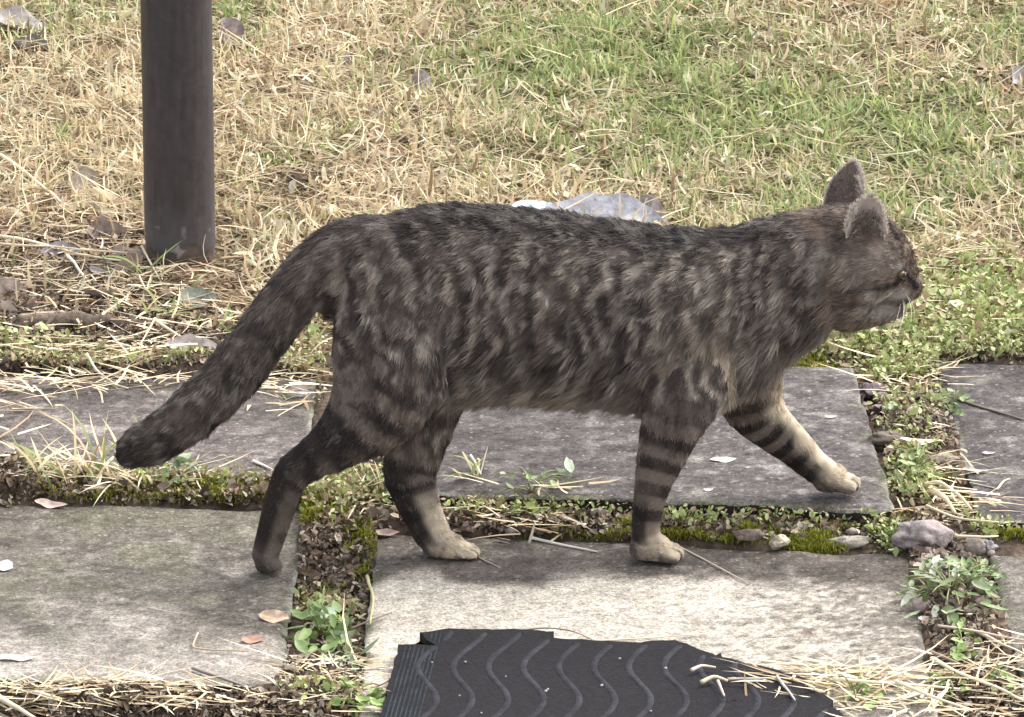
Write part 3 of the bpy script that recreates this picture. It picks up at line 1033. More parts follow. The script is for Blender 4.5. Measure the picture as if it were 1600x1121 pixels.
dead_leaf(1298, 648, .014, .006, (.55, .47, .38), 'tiny tan flake on the raised slab above the reaching paw', .2, (.1, 0), 30, group=g)
dead_leaf(8, 884, .020, .018, (.74, .76, .76), 'small white petal on the left slab at the picture edge', -.6, (.3, 0), 31, fold=.4, group=g)
dead_leaf(25, 1026, .040, .016, (.46, .43, .39), 'pale leaf scrap flat on the left slab near its front', -.1, (.05, 0), 32, fold=.15, group=g)
dead_leaf(395, 998, .022, .016, (.36, .21, .16), 'reddish brown leaf on the corner of the left slab by the weeds', .1, (.1, 0), 33, fold=.2, group=g)
dead_leaf(430, 965, .034, .016, (.50, .37, .27), 'orange brown curled leaf lying beside the weeds at the left slab', -.5, (.5, 0), 34, fold=.5, group=g)
dead_leaf(80, 788, .036, .015, (.44, .35, .30), 'pale pink leaf at the back edge of the left front slab', -.25, (.2, 0), 35, group=g)
dead_leaf(600, 832, .032, .013, (.50, .40, .34), 'thin curled beige leaf in the joint behind the forward hind paw', .1, (.3, 0), 37, fold=.6, group=g)
dead_leaf(455, 1030, .045, .016, (.50, .42, .33), 'long tan leaf on the soil by the front of the weeds', .55, (.2, 0), 38, fold=.4, group=g)
dead_leaf(1545, 705, .014, .006, (.50, .46, .43), 'pale flake on the right back slab', .1, (.1, 0), 39, fold=.1, group=g)
dead_leaf(1525, 732, .028, .016, (.30, .29, .28), 'grey lichen coloured leaf on the edge of the right back slab', -.2, (.05, 0), 40, fold=.1, group=g)
dead_leaf(1450, 965, .02, .008, (.7, .65, .6), 'small bleached leaf on the soil left of the right hand weed', -.4, (.2, 0), 41, group=g)

rl = np.random.default_rng(77)
for k in range(18):
    col = [(.26, .19, .15), (.34, .27, .23), (.20, .14, .11), (.40, .33, .28), (.24, .20, .20)][k % 5]
    dead_leaf(float(rl.uniform(0, 205)), float(rl.uniform(385, 540)), float(rl.uniform(.028, .05)), float(rl.uniform(.016, .030)), col, 'brown curled dead leaf in the litter left of the post', float(rl.uniform(-3, 3)),
              (float(rl.uniform(.1, .8)), float(rl.uniform(-.3, .3))), 60 + k, fold=float(rl.uniform(.4, .9)), crumple=.25, group='brown leaves in the litter by the post', nl=9, nw=7)

# ------------------------------------------------------------------ stalks and twigs that one can pick out
def tube_np(pts, rads, seg=6):
    pts = np.asarray(pts, float)
    T = np.gradient(pts, axis=0)
    T /= np.linalg.norm(T, axis=1)[:, None] + 1e-9
    ref = np.array([0, 0, 1.0])
    A = np.cross(T, ref)
    A /= np.linalg.norm(A, axis=1)[:, None] + 1e-9
    B = np.cross(A, T)
    V = []
    for i in range(len(pts)):
        for k in range(seg):
            t = 2 * math.pi * k / seg
            V.append(pts[i] + rads[i] * (A[i] * math.cos(t) + B[i] * math.sin(t)))
    F = []
    for i in range(len(pts) - 1):
        for k in range(seg):
            k2 = (k + 1) % seg
            F.append((i * seg + k, i * seg + k2, (i + 1) * seg + k2, (i + 1) * seg + k))
    c0 = len(V)
    V += [pts[0], pts[-1]]
    F3 = []
    for k in range(seg):
        k2 = (k + 1) % seg
        F.append((c0, k2, k, k))
        F.append((c0 + 1, (len(pts) - 1) * seg + k, (len(pts) - 1) * seg + k2, (len(pts) - 1) * seg + k2))
    tri = []
    for f in F:
        if f[2] == f[3]:
            tri.append((f[0], f[1], f[2]))
        else:
            tri += [(f[0], f[1], f[2]), (f[0], f[2], f[3])]
    return np.array(V), np.array(tri)


def stalk(px, r, colour, label, name='straw_stalk', cat='straw stalk', lift=None, seed=0, group='stalks and twigs on the ground', taper=.5):
    """px: pixel way points of a stalk lying on whatever is there; lift: heights above it"""
    pts = []
    for i, (u, v) in enumerate(px):
        h = r * .8 + (lift[i] if lift else 0.0)
        p = gp(u, v, 0.0)
        for _ in range(3):
            zz = surf(p[0], p[1]) + h
            p = gp(u, v, zz)
        pts.append(p)
    pts = np.array(pts)
    t = np.linspace(0, 1, len(pts))
    tt = np.linspace(0, 1, max(8, len(pts) * 4))
    P = np.stack([np.interp(tt, t, pts[:, k]) for k in range(3)], 1)
    for _ in range(2):
        P[1:-1] = (P[:-2] + 2 * P[1:-1] + P[2:]) / 4
    P += (np.stack([vnoise(P, 30, seed + k) for k in range(3)], 1) - .5) * r * 1.2
    V, F = tube_np(P, r * (1 - taper * tt))
    C = np.array([colour]) * (.8 + .4 * vnoise(V, 90, seed))[:, None]
    c = P.mean(0)
    o = obj(name, mesh_np(name, V - c, F, np.clip(C, 0, .85), True), M_STRAW, label=label, category=cat, group=group)
    o.location = c
    return o


PS = (.66, .58, .44)
stalk([(828, 840), (880, 852), (934, 862)], .0017, (.66, .62, .57), 'straight pale stalk on the slab between hind and front paws', seed=1)
stalk([(826, 850), (836, 815)], .0016, (.58, .52, .38), 'short stalk standing in the joint at the end of the straight pale stalk', lift=[0, .012], seed=2)
stalk([(1064, 856), (1110, 880), (1170, 912)], .0011, (.52, .45, .36), 'thin tan stalk slanting over the slab from the standing front paw', seed=3)
stalk([(744, 868), (760, 877), (782, 888)], .0009, (.34, .28, .22), 'thin dark stalk on the slab touching the forward hind paw', seed=4)
stalk([(1468, 620), (1500, 625), (1545, 640), (1610, 660)], .0022, (.13, .11, .09), 'dark curved twig lying across the right back slab', name='twig', cat='twig', seed=5)
stalk([(1515, 755), (1550, 762), (1560, 766)], .0010, (.42, .38, .33), 'thin grey stalk on the right back slab', seed=6)
stalk([(1558, 764), (1568, 752), (1578, 748)], .0014, (.60, .54, .40), 'short pale stalk tip crossing the thin grey stalk', seed=7)
stalk([(1440, 575), (1462, 552), (1500, 520), (1520, 512)], .0019, (.50, .53, .30), 'yellow green stalk leaning over the corner of the right back slab', lift=[0, .006, .012, .01], seed=8)
stalk([(1520, 512), (1532, 530), (1540, 562)], .0016, (.58, .55, .42), 'pale stalk hanging down at the back edge of the right slab', lift=[.012, .012, .002], seed=9)
stalk([(1525, 438), (1552, 412)], .0018, (.78, .72, .56), 'short bright stalk slanting in the grass right of the cat nose', lift=[.006, .012], seed=10)
stalk([(1528, 406), (1570, 405), (1610, 406)], .0016, (.62, .52, .38), 'level tan stalk in the grass at the right edge', lift=[.008, .008, .008], seed=11)
stalk([(1445, 438), (1490, 435), (1510, 428)], .0015, (.20, .14, .10), 'dark twig in the grass just in front of the cat nose', name='twig', cat='twig', lift=[.008, .008, .008], seed=12)
stalk([(135, 552), (150, 580), (180, 602), (200, 607)], .0017, (.66, .60, .48), 'curved pale stalk drooping onto the left back slab', lift=[.02, .01, .0, .0], seed=13)
stalk([(395, 720), (424, 733)], .0018, (.72, .68, .62), 'short white stalk on the left back slab between tail and hind leg', seed=14)
stalk([(0, 243), (40, 268), (90, 312), (110, 322)], .0026, (.68, .58, .40), 'long thick straw stalk slanting down at the left edge', lift=[.02, .016, .01, .006], seed=15)
stalk([(0, 368), (70, 382), (130, 400), (215, 412)], .0022, (.66, .58, .42), 'long level straw stalk running to the foot of the post', lift=[.012, .01, .01, .008], seed=16)
stalk([(0, 380), (60, 385), (140, 392), (200, 395)], .0017, (.62, .54, .38), 'thinner straw stalk just below the long level stalk', lift=[.010, .012, .012, .012], seed=17)
stalk([(105, 400), (125, 425), (142, 445)], .0022, (.66, .66, .54), 'pale green stalk slanting down beside the blue grey leaf', lift=[.012, .010, .004], seed=18)
stalk([(222, 385), (240, 420), (255, 448)], .0016, (.50, .44, .30), 'bent stalk leaning on the foot of the post', lift=[.02, .012, .004], seed=19)
stalk([(218, 432), (228, 452), (255, 478)], .0015, (.52, .46, .33), 'kinked stalk in front of the foot of the post', lift=[.014, .008, .004], seed=20)
stalk([(240, 500), (290, 532), (300, 540)], .0018, (.60, .52, .36), 'tan stalk pointing down to the pale leaf by the tail', lift=[.014, .010, .008], seed=21)
stalk([(242, 498), (225, 530), (215, 548)], .0014, (.55, .50, .32), 'thin stalk leaning left from the head of the tan stalk', lift=[.016, .008, .002], seed=22)
stalk([(345, 405), (370, 402), (420, 402)], .0020, (.46, .33, .22), 'reddish level stalk right of the post foot', lift=[.006, .008, .008], seed=23)
stalk([(1080, 1048), (1096, 1040), (1118, 1044)], .0020, (.56, .46, .38), 'curved tan twig on the rubber mat, topmost of those on the mat', name='twig', cat='twig', lift=[.014, .016, .014], seed=24)
stalk([(1096, 1066), (1115, 1056), (1136, 1064)], .0024, (.58, .48, .36), 'thick forked tan twig on the rubber mat', name='twig', cat='twig', lift=[.014, .018, .014], seed=25)
stalk([(1136, 1061), (1180, 1060), (1216, 1058)], .0014, (.52, .43, .34), 'thin level stalk on the mat right of the forked twig', lift=[.013, .014, .013], seed=26)
stalk([(1215, 1058), (1232, 1080), (1242, 1095)], .0016, (.46, .44, .42), 'grey stalk slanting down on the mat near its torn right edge', lift=[.014, .013, .013], seed=27)
stalk([(1122, 1064), (1128, 1080), (1132, 1088)], .0016, (.52, .44, .36), 'short stalk hanging below the forked twig on the mat', lift=[.016, .014, .013], seed=28)
stalk([(812, 985), (850, 981), (890, 985), (925, 1000)], .0010, (.30, .24, .18), 'thin brown arched stalk along the top edge of the mat', lift=[.008, .012, .012, .010], seed=29)
stalk([(930, 1002), (1000, 998), (1120, 990)], .0010, (.60, .54, .44), 'thin pale stalk on the slab along the top edge of the mat', seed=30)
stalk([(1190, 1035), (1290, 1042), (1400, 1046), (1470, 1052)], .0017, (.68, .56, .40), 'long straw lying along the front of the pale slab', lift=[.004, .006, .008, .004], seed=31)
stalk([(1455, 1030), (1500, 1052), (1560, 1075), (1610, 1098)], .0021, (.70, .63, .45), 'long bright straw slanting down to the right edge', lift=[.008, .012, .014, .010], seed=32)
stalk([(1300, 1062), (1400, 1068), (1500, 1076)], .0019, (.72, .62, .46), 'level bright straw in the straw heap right of the mat', lift=[.012, .014, .012], seed=33)
stalk([(1400, 1065), (1460, 1090), (1520, 1112)], .0018, (.68, .58, .42), 'straw crossing the straw heap downwards right of the mat', lift=[.016, .016, .010], seed=34)
stalk([(1465, 978), (1520, 986), (1610, 1002)], .0015, (.56, .46, .36), 'tan stalk lying below the right hand weed', lift=[.006, .008, .006], seed=35)
stalk([(1528, 988), (1560, 1002), (1600, 1024)], .0017, (.64, .55, .42), 'pale stalk branching from the tan stalk below the weed', lift=[.008, .008, .004], seed=36)
stalk([(1450, 1018), (1490, 1034), (1540, 1058)], .0018, (.28, .22, .17), 'dark brown stalk above the long bright straw', lift=[.006, .008, .006], seed=37)
stalk([(1448, 790), (1500, 812), (1560, 816)], .0018, (.62, .54, .38), 'straw lying in the joint in front of the right back slab', lift=[.010, .006, .006], seed=38)
stalk([(1442, 758), (1470, 752), (1500, 775), (1520, 800)], .0026, (.66, .56, .38), 'bent straw arching over the joint beside the right back slab', lift=[.012, .026, .020, .006], seed=39)
stalk([(1455, 768), (1480, 780), (1495, 805)], .0034, (.70, .58, .40), 'wide dry blade under the bent straw in the right joint', lift=[.010, .016, .006], seed=40)
stalk([(1492, 838), (1540, 840), (1560, 838)], .0016, (.66, .56, .40), 'short level straw right of the largest stone', lift=[.010, .010, .008], seed=41)
stalk([(200, 1085), (235, 1050), (262, 1030)], .0010, (.46, .41, .33), 'thin tan stalk slanting up over the left front slab', seed=42)
stalk([(0, 1075), (60, 1085), (100, 1092)], .0024, (.70, .62, .46), 'thick bright straw at the bottom left corner', lift=[.010, .010, .004], seed=43)
stalk([(0, 1088), (30, 1105), (60, 1125)], .0028, (.72, .62, .44), 'thick straw slanting down at the bottom left corner', lift=[.012, .012, .010], seed=44)
stalk([(310, 990), (300, 1012), (330, 1016), (390, 1018)], .0012, (.45, .36, .26), 'bent thin stalk on the corner of the left front slab', lift=[.002, .004, .003, .004], seed=45)
stalk([(300, 1045), (360, 1065), (430, 1092)], .0018, (.25, .21, .18), 'dark thin twig along the front right corner of the left slab', name='twig', cat='twig', lift=[.002, .004, .006], seed=46)
stalk([(474, 868), (478, 890), (474, 920)], .0016, (.42, .38, .35), 'grey stalk hanging down the right side of the left front slab', lift=[.002, .002, .002], seed=47)
stalk([(572, 900), (584, 930), (578, 975)], .0018, (.46, .42, .22), 'yellowish bent stalk against the left side of the pale slab', lift=[.012, .010, .004], seed=48)
stalk([(230, 950), (275, 958), (300, 962)], .0010, (.40, .35, .29), 'thin stalk lying on the middle of the left front slab', seed=49)
stalk([(545, 985), (585, 968), (612, 958)], .0012, (.24, .18, .13), 'thin dark twig reaching onto the pale slab from the weeds', name='twig', cat='twig', lift=[.008, .004, .002], seed=50)
stalk([(555, 1078), (590, 1070), (615, 1058)], .0022, (.50, .38, .31), 'pinkish stalk between the weeds and the mat', lift=[.008, .006, .004], seed=51)
stalk([(735, 712), (745, 728), (752, 742)], .0016, (.55, .56, .42), 'green white stalk rising onto the raised slab behind the hind leg', lift=[.016, .012, .010], seed=52)
# weathered stick half buried along the back of the left slab
pa, pb = gp(30, 506, .03), gp(236, 500, .03)
tt = np.linspace(0, 1, 24)
P = pa[None] * (1 - tt)[:, None] + pb[None] * tt[:, None]
P[:, 2] = .026 + .004 * np.sin(tt * 5)
P[:, 1] += .008 * np.sin(tt * 4)
V, F = tube_np(P, .011 * (1 - .25 * tt) * (1 + .2 * (n2(tt, tt * 0, 14, 3) - .5)), 12)
V[:, 2] += (vnoise(V, 60, 4) - .5) * .006
C = np.array([[.15, .115, .09]]) * (.45 + 1.0 * vnoise(V * np.array([[.15, 1, 1]]), 160, 6))[:, None]
c = P.mean(0)
o = obj('stick', mesh_np('stick', V - c, F, C, True), M_STONE, label='weathered brown stick half buried in litter behind the left slab', category='stick')
o.location = c

# ------------------------------------------------------------------ weeds with single leaves
def small_leaf(L, W, colour, seed, petiole=.0):
    return leaf_mesh('leaf', L, W, fold=.35, curl=.25, crumple=.08, colour=colour, seed=seed, nl=7, nw=4)


def weed(u, v, ru, rv, n, Lr, colours, label, hmax=.03, aspect=.45, seed=0, stems=True):
    r = np.random.default_rng(seed)
    c = gp(u, v, .005)
    zc = surf(c[0], c[1])
    root = empty('weed', (c[0], c[1], zc), label=label, category='weed', group='weeds between the slabs')
    sx = abs(gp(u + ru, v)[0] - c[0])
    sy = abs(gp(u, v - rv)[1] - c[1])
    vars_ = []
    for k, col in enumerate(colours):
        me = small_leaf(1.0, aspect, col, seed + k)
        me.materials.append(M_LEAF)
        vars_.append(me)
    for i in range(n):
        t = r.uniform(0, 6.28)
        q = math.sqrt(r.uniform(0, 1))
        x, y = sx * q * math.cos(t), sy * q * math.sin(t)
        L = r.uniform(*Lr)
        wz = surf(c[0] + x, c[1] + y) - zc
        h = wz + .004 + hmax * (1 - q * .75) * r.uniform(.2, 1)
        o = bpy.data.objects.new('leaf', vars_[r.integers(len(vars_))])
        COL.objects.link(o)
        o.parent = root
        o.location = (x, y, h)
        o.scale = (L, L, L)
        az = math.atan2(y, x) + r.normal(0, .7)
        o.rotation_euler = Euler((r.normal(0, .45), r.normal(-.35 + .4 * q, .4), az))
    if stems:
        parts = []
        for i in range(max(5, n // 5)):
            t = r.uniform(0, 6.28)
            q = r.uniform(.3, .9)
            e = np.array([sx * q * math.cos(t), sy * q * math.sin(t), .006 + hmax * r.uniform(.3, .8)])
            e[2] += surf(c[0] + e[0], c[1] + e[1]) - zc
            s = np.linspace(0, 1, 6)[:, None]
            P = e[None] * s + np.array([[0, 0, .008]]) * np.sin(s * 3.1)
            V, F = tube_np(P, np.full(6, .0008), 5)
            parts.append((V, F, np.tile(np.array([.22, .24, .10]), (len(V), 1))))
        V, F, C = join(parts)
        obj('stem', mesh_np('stem', V, F, C), M_LEAF, root)
    return root


WG = [(.17, .24, .10), (.22, .29, .13), (.13, .19, .075), (.30, .36, .22)]
weed(1485, 940, 78, 44, 95, (.012, .024), WG + [(.42, .46, .36)], 'largest green weed with narrow leaves between the pale slab and the right front slab', .034, .36, 101)
weed(1535, 905, 30, 30, 26, (.010, .018), WG, 'upright green weed behind the largest weed at the right front slab', .03, .45, 102)
weed(1505, 1010, 24, 17, 20, (.009, .015), [(.28, .40, .13), (.34, .45, .18)], 'small bright green seedling on bare soil below the largest weed', .012, .7, 103)
weed(1565, 1052, 20, 14, 16, (.009, .014), [(.24, .34, .14), (.30, .40, .17)], 'small bright seedling by the straw near the right edge', .012, .7, 104)
weed(1480, 1068, 40, 12, 22, (.009, .014), [(.22, .30, .11), (.28, .36, .15)], 'low green plant under the straw heap right of the mat', .012, .6, 105)
weed(1335, 1082, 40, 20, 30, (.009, .015), [(.24, .32, .12), (.30, .38, .16)], 'low green plant at the torn right end of the mat', .014, .6, 106)
weed(500, 975, 50, 34, 62, (.012, .024), [(.15, .22, .08), (.20, .28, .10), (.24, .33, .14)], 'green leafy weed in the joint between the two front slabs', .030, .45, 107)
weed(520, 972, 32, 12, 7, (.022, .028), [(.40, .50, .36), (.36, .46, .33)], 'weed with a few broad pale mint green leaves in front of the leafy weed', .022, .5, 108, stems=False)
weed(545, 1015, 40, 18, 16, (.018, .028), [(.22, .29, .16), (.30, .36, .24)], 'grey green weed with long flat leaves beside the pale slab', .010, .3, 109)
weed(550, 1098, 60, 18, 40, (.009, .016), [(.26, .36, .12), (.20, .29, .09)], 'low bright green plant at the bottom left of the mat', .016, .6, 110)
weed(1430, 760, 30, 26, 60, (.007, .012), [(.22, .30, .12), (.28, .36, .16), (.18, .25, .10)], 'dense cushion of small round leaves beside the front corner of the raised slab', .022, .8, 111)
weed(1490, 655, 30, 12, 24, (.007, .012), [(.24, .31, .13), (.18, .25, .10)], 'cushion of small round leaves at the left edge of the right back slab', .018, .8, 112)
weed(270, 752, 34, 16, 18, (.018, .030), [(.20, .26, .15), (.26, .31, .19), (.16, .21, .12)], 'grey green broad leaved weed in the joint under the tail tip', .022, .4, 113)
weed(590, 785, 50, 20, 34, (.010, .018), [(.20, .25, .13), (.26, .31, .17), (.16, .20, .09)], 'grey green weed in the joint behind the hind paws', .018, .5, 114)
weed(830, 800, 70, 16, 44, (.008, .016), [(.20, .27, .10), (.26, .31, .15), (.16, .21, .09)], 'low weed patch under the belly along the raised slab edge', .018, .5, 115)
weed(885, 785, 8, 8, 3, (.026, .032), [(.42, .50, .36)], 'single upright pale green leaves beside the raised slab edge under the belly', .03, .3, 116, stems=False)
weed(1385, 660, 16, 14, 12, (.008, .012), [(.24, .32, .18), (.30, .37, .24)], 'tiny pale rosette in the joint right of the raised slab', .012, .7, 117)
weed(1395, 845, 20, 16, 18, (.008, .013), [(.22, .31, .10), (.30, .38, .16)], 'small light green plant on moss left of the largest stone', .014, .7, 118)


def tuft(u, v, n, Lr, spread, label, green=.5, seed=0, lean=(.2, 1.1)):
    r = np.random.default_rng(seed)
    c = gs(u, v)
    zc = surf(c[0], c[1])
    root = empty('grass_tuft', (c[0], c[1], zc), label=label, category='grass tuft', group='grass tufts at the slab edges')
    for i in range(n):
        col = (np.array(GREEN[r.integers(len(GREEN))]) * 1.15 if r.uniform() < green else np.array(STRAW[r.integers(len(STRAW))]))[None]
        b = np.array([[r.normal(0, spread), r.normal(0, spread * .5), -.003]])
        V, F, C = blades(b, np.array([r.uniform(0, 6.28)]), np.array([r.uniform(*Lr)]), np.array([r.uniform(.0022, .0042)]), np.array([r.uniform(*lean)]), np.array([r.uniform(.1, 1.5)]),
                         col * .85, col, np.array([r.uniform(-.6, .6)]), np.array([r.uniform(-.8, .8)]), seg=6)
        obj('blade', mesh_np('blade', V, F, np.clip(C, 0, .8)), M_GRASS, root)
    return root


tuft(60, 765, 16, (.04, .09), .014, 'grass tuft at the left edge with green and dry blades', .55, 1)
tuft(120, 762, 14, (.05, .10), .016, 'dry looping grass tuft in the joint of the left slabs', .25, 2)
tuft(205, 770, 20, (.05, .10), .02, 'straw coloured grass tuft left of the tail tip shadow', .2, 3)
tuft(235, 765, 16, (.04, .09), .02, 'mixed green tuft right under the tail tip', .7, 4)
tuft(158, 760, 9, (.06, .11), .008, 'thin upright grass tuft with one tall green blade', .6, 5, (.05, .5))
tuft(250, 500, 20, (.03, .07), .016, 'green grass tuft standing in litter in front of the post', .75, 6)
tuft(225, 440, 14, (.04, .08), .012, 'yellowish grass tuft against the left side of the post foot', .5, 7)
tuft(330, 520, 14, (.03, .06), .016, 'short green tuft in the litter behind the tail', .7, 8)
tuft(500, 790, 10, (.03, .07), .012, 'thin green tuft on the moss between the hind legs', .7, 9, (.1, .8))
tuft(590, 790, 8, (.03, .06), .012, 'sparse tuft right beside the forward hind leg', .6, 10, (.1, .9))
tuft(80, 240, 14, (.04, .07), .010, 'green tuft in dry lawn left of the post', .9, 11, (.05, .5))
tuft(430, 640, 14, (.03, .06), .02, 'flattened straw tuft between tail and thigh', .3, 12, (.9, 1.5))
tuft(470, 560, 16, (.03, .07), .02, 'upright straw tuft close behind the rump', .35, 13)
tuft(745, 775, 7, (.03, .06), .008, 'thin tuft at the edge of the raised slab behind the hind paw', .5, 14, (.1, .8))

# ------------------------------------------------------------------ rubber mat
MAT_T = 0.009
outline_px = [(592, 1135), (600, 1100), (612, 1055), (624, 1011), (650, 1011), (682, 1012), (668, 1003), (655, 992), (675, 989), (702, 986), (740, 987), (790, 987), (830, 989), (864, 991), (868, 1001),
              (910, 1003), (960, 1006), (1000, 1008), (1030, 1005), (1058, 1004), (1075, 1009), (1090, 1018), (1118, 1028), (1124, 1024), (1132, 1031), (1165, 1040), (1200, 1046), (1230, 1056), (1262, 1066),
              (1260, 1078), (1285, 1088), (1302, 1098), (1298, 1108), (1318, 1122), (1330, 1140)]
ol = [gp(u, v, MAT_T)[:2] for (u, v) in outline_px]
ol = ol + [np.array([ol[-1][0] + .012, -1.27]), np.array([ol[0][0] - .02, -1.27])]
dense = []
for i in range(len(ol)):
    a, b = ol[i], ol[(i + 1) % len(ol)]
    m = max(1, int(np.linalg.norm(b - a) / .006))
    for k in range(m):
        q = a + (b - a) * k / m
        if a[1] > -1.2 and b[1] > -1.2:
            q = q + (np.array([n2([q[0]], [q[1]], 120, 81)[0], n2([q[0]], [q[1]], 120, 82)[0]]) - .5) * .006
        dense.append(q)
mat = empty('rubber_mat', (ol[3][0], ol[3][1], 0), label='torn black rubber mat with wavy grooves on the pale slab', category='rubber mat')
import bmesh
bm = bmesh.new()
MZ = .0025
org = np.array([ol[3][0], ol[3][1]])
top = [bm.verts.new((q[0] - org[0], q[1] - org[1], MZ + MAT_T)) for q in dense]
bot = [bm.verts.new((q[0] - org[0], q[1] - org[1], MZ)) for q in dense]
ft = bm.faces.new(top)
fb = bm.faces.new(bot[::-1])
for i in range(len(top)):
    j = (i + 1) % len(top)
    bm.faces.new((top[i], bot[i], bot[j], top[j]))
bmesh.ops.triangulate(bm, faces=[ft, fb])
bmesh.ops.recalc_face_normals(bm, faces=bm.faces)
me = bpy.data.meshes.new('mat_sheet')
bm.to_mesh(me)
bm.free()
at = me.color_attributes.new('col', 'FLOAT_COLOR', 'POINT')
Vm = np.array([v.co[:] for v in me.vertices])
cc = np.ones((len(Vm), 4))
cc[:, :3] = np.array([[.0130, .0120, .0142]])
at.data.foreach_set('color', cc.astype(np.float32).ravel())
obj('mat_sheet', me, M_RUBBER, mat)
OLP = np.array(dense)


def inside(p):
    x, y = p
    a = OLP
    b = np.roll(OLP, -1, 0)
    c = (a[:, 1] > y) != (b[:, 1] > y)
    xi = (b[:, 0] - a[:, 0]) * (y - a[:, 1]) / (b[:, 1] - a[:, 1] + 1e-12) + a[:, 0]
    return (np.sum(c & (x < xi)) % 2) == 1


def ridge(path, w, h, colour, name):
    """raised rounded strip on the mat along path (world xy), clipped to the sheet"""
    run, runs = [], []
    for q in path:
        if inside(q) and all(inside(q + d) for d in (np.array([w, 0]), np.array([-w, 0]), np.array([0, w]), np.array([0, -w]))):
            run.append(q)
        else:
            if len(run) > 3:
                runs.append(run)
            run = []
    if len(run) > 3:
        runs.append(run)
    parts = []
    for run in runs:
        P = np.array(run) - org[None]
        T = np.gradient(P, axis=0)
        T /= np.linalg.norm(T, axis=1)[:, None]
        Nn = np.stack([-T[:, 1], T[:, 0]], 1)
        prof = [(-.5, -.001), (-.36, h), (0, h * 1.15), (.36, h), (.5, -.001)]
        end = np.ones(len(P))
        end[0] = end[-1] = .3
        V = np.stack([np.concatenate([P + Nn * (w * a) * end[:, None], np.full((len(P), 1), MZ + MAT_T + z)], 1) for a, z in prof], 1)
        m = len(P)
        I = np.arange(m * 5).reshape(m, 5)
        F = np.stack([I[:-1, :-1].ravel(), I[1:, :-1].ravel(), I[1:, 1:].ravel(), I[:-1, 1:].ravel()], 1)[:, ::-1]
        V = V.reshape(-1, 3)
        wear = vnoise(V, 60, 9)[:, None]
        parts.append((V, F, np.array([colour]) * (.6 + .8 * wear)))
    if not parts:
        return None
    V, F, C = join(parts)
    return obj(name, mesh_np(name, V, F, C, True), M_RUBBER, mat)


yl = np.linspace(-.86, -1.40, 110)
for k in range(17):
    xb = gp(690, 1010, MAT_T)[0] + k * .0325
    ph = 2 * np.pi * (yl + .80) / .20
    path = np.stack([xb + .012 * np.sin(ph), yl], 1)
    # the waves lean slightly: each one drifts left towards the camera
    path[:, 0] += (yl + .9) * .06
    ridge(path, .0075, .0006, (.026, .026, .032), 'tread_ridge')
a0, a1 = gp(628, 1012, MAT_T), gp(600, 1110, MAT_T)
dirn = (a1 - a0)[:2] / (a1 - a0)[1]
for k in range(8):
    path = np.stack([a0[0] + .004 + k * .0042 + dirn[0] * (yl - a0[1]), yl], 1)
    ridge(path, .0024, .0005, (.019, .024, .030), 'edge_rib')
for i, (u, v) in enumerate([(675, 1036), (727, 1035), (718, 1088), (853, 1081), (968, 1030), (1096, 1065), (752, 1115), (1017, 1112), (856, 1078), (790, 1058), (1040, 1045), (940, 1072)]):
    p = gp(u, v, .012)
    V, F = ico(float(RNG.uniform(.0010, .0018)), 30 + i, (1, .8, .8), sub=1)
    o = obj('grit_speck', mesh_np('grit_speck', V, F, np.tile(np.array([.36, .34, .33]), (len(V), 1)), True), M_STONE, category='grit', label='tiny pale speck of grit lying on the torn rubber mat', group='grit on the mat')
    o.location = (p[0], p[1], .0125)

# ------------------------------------------------------------------ the cat
PXM = 1585.0


def ymid(u):
    return -.70 + .08 * (np.asarray(u, float) - 480) / 820.0


LOFTS = {}     # name -> dict(pos, r, tan, t)
mesh_parts = []


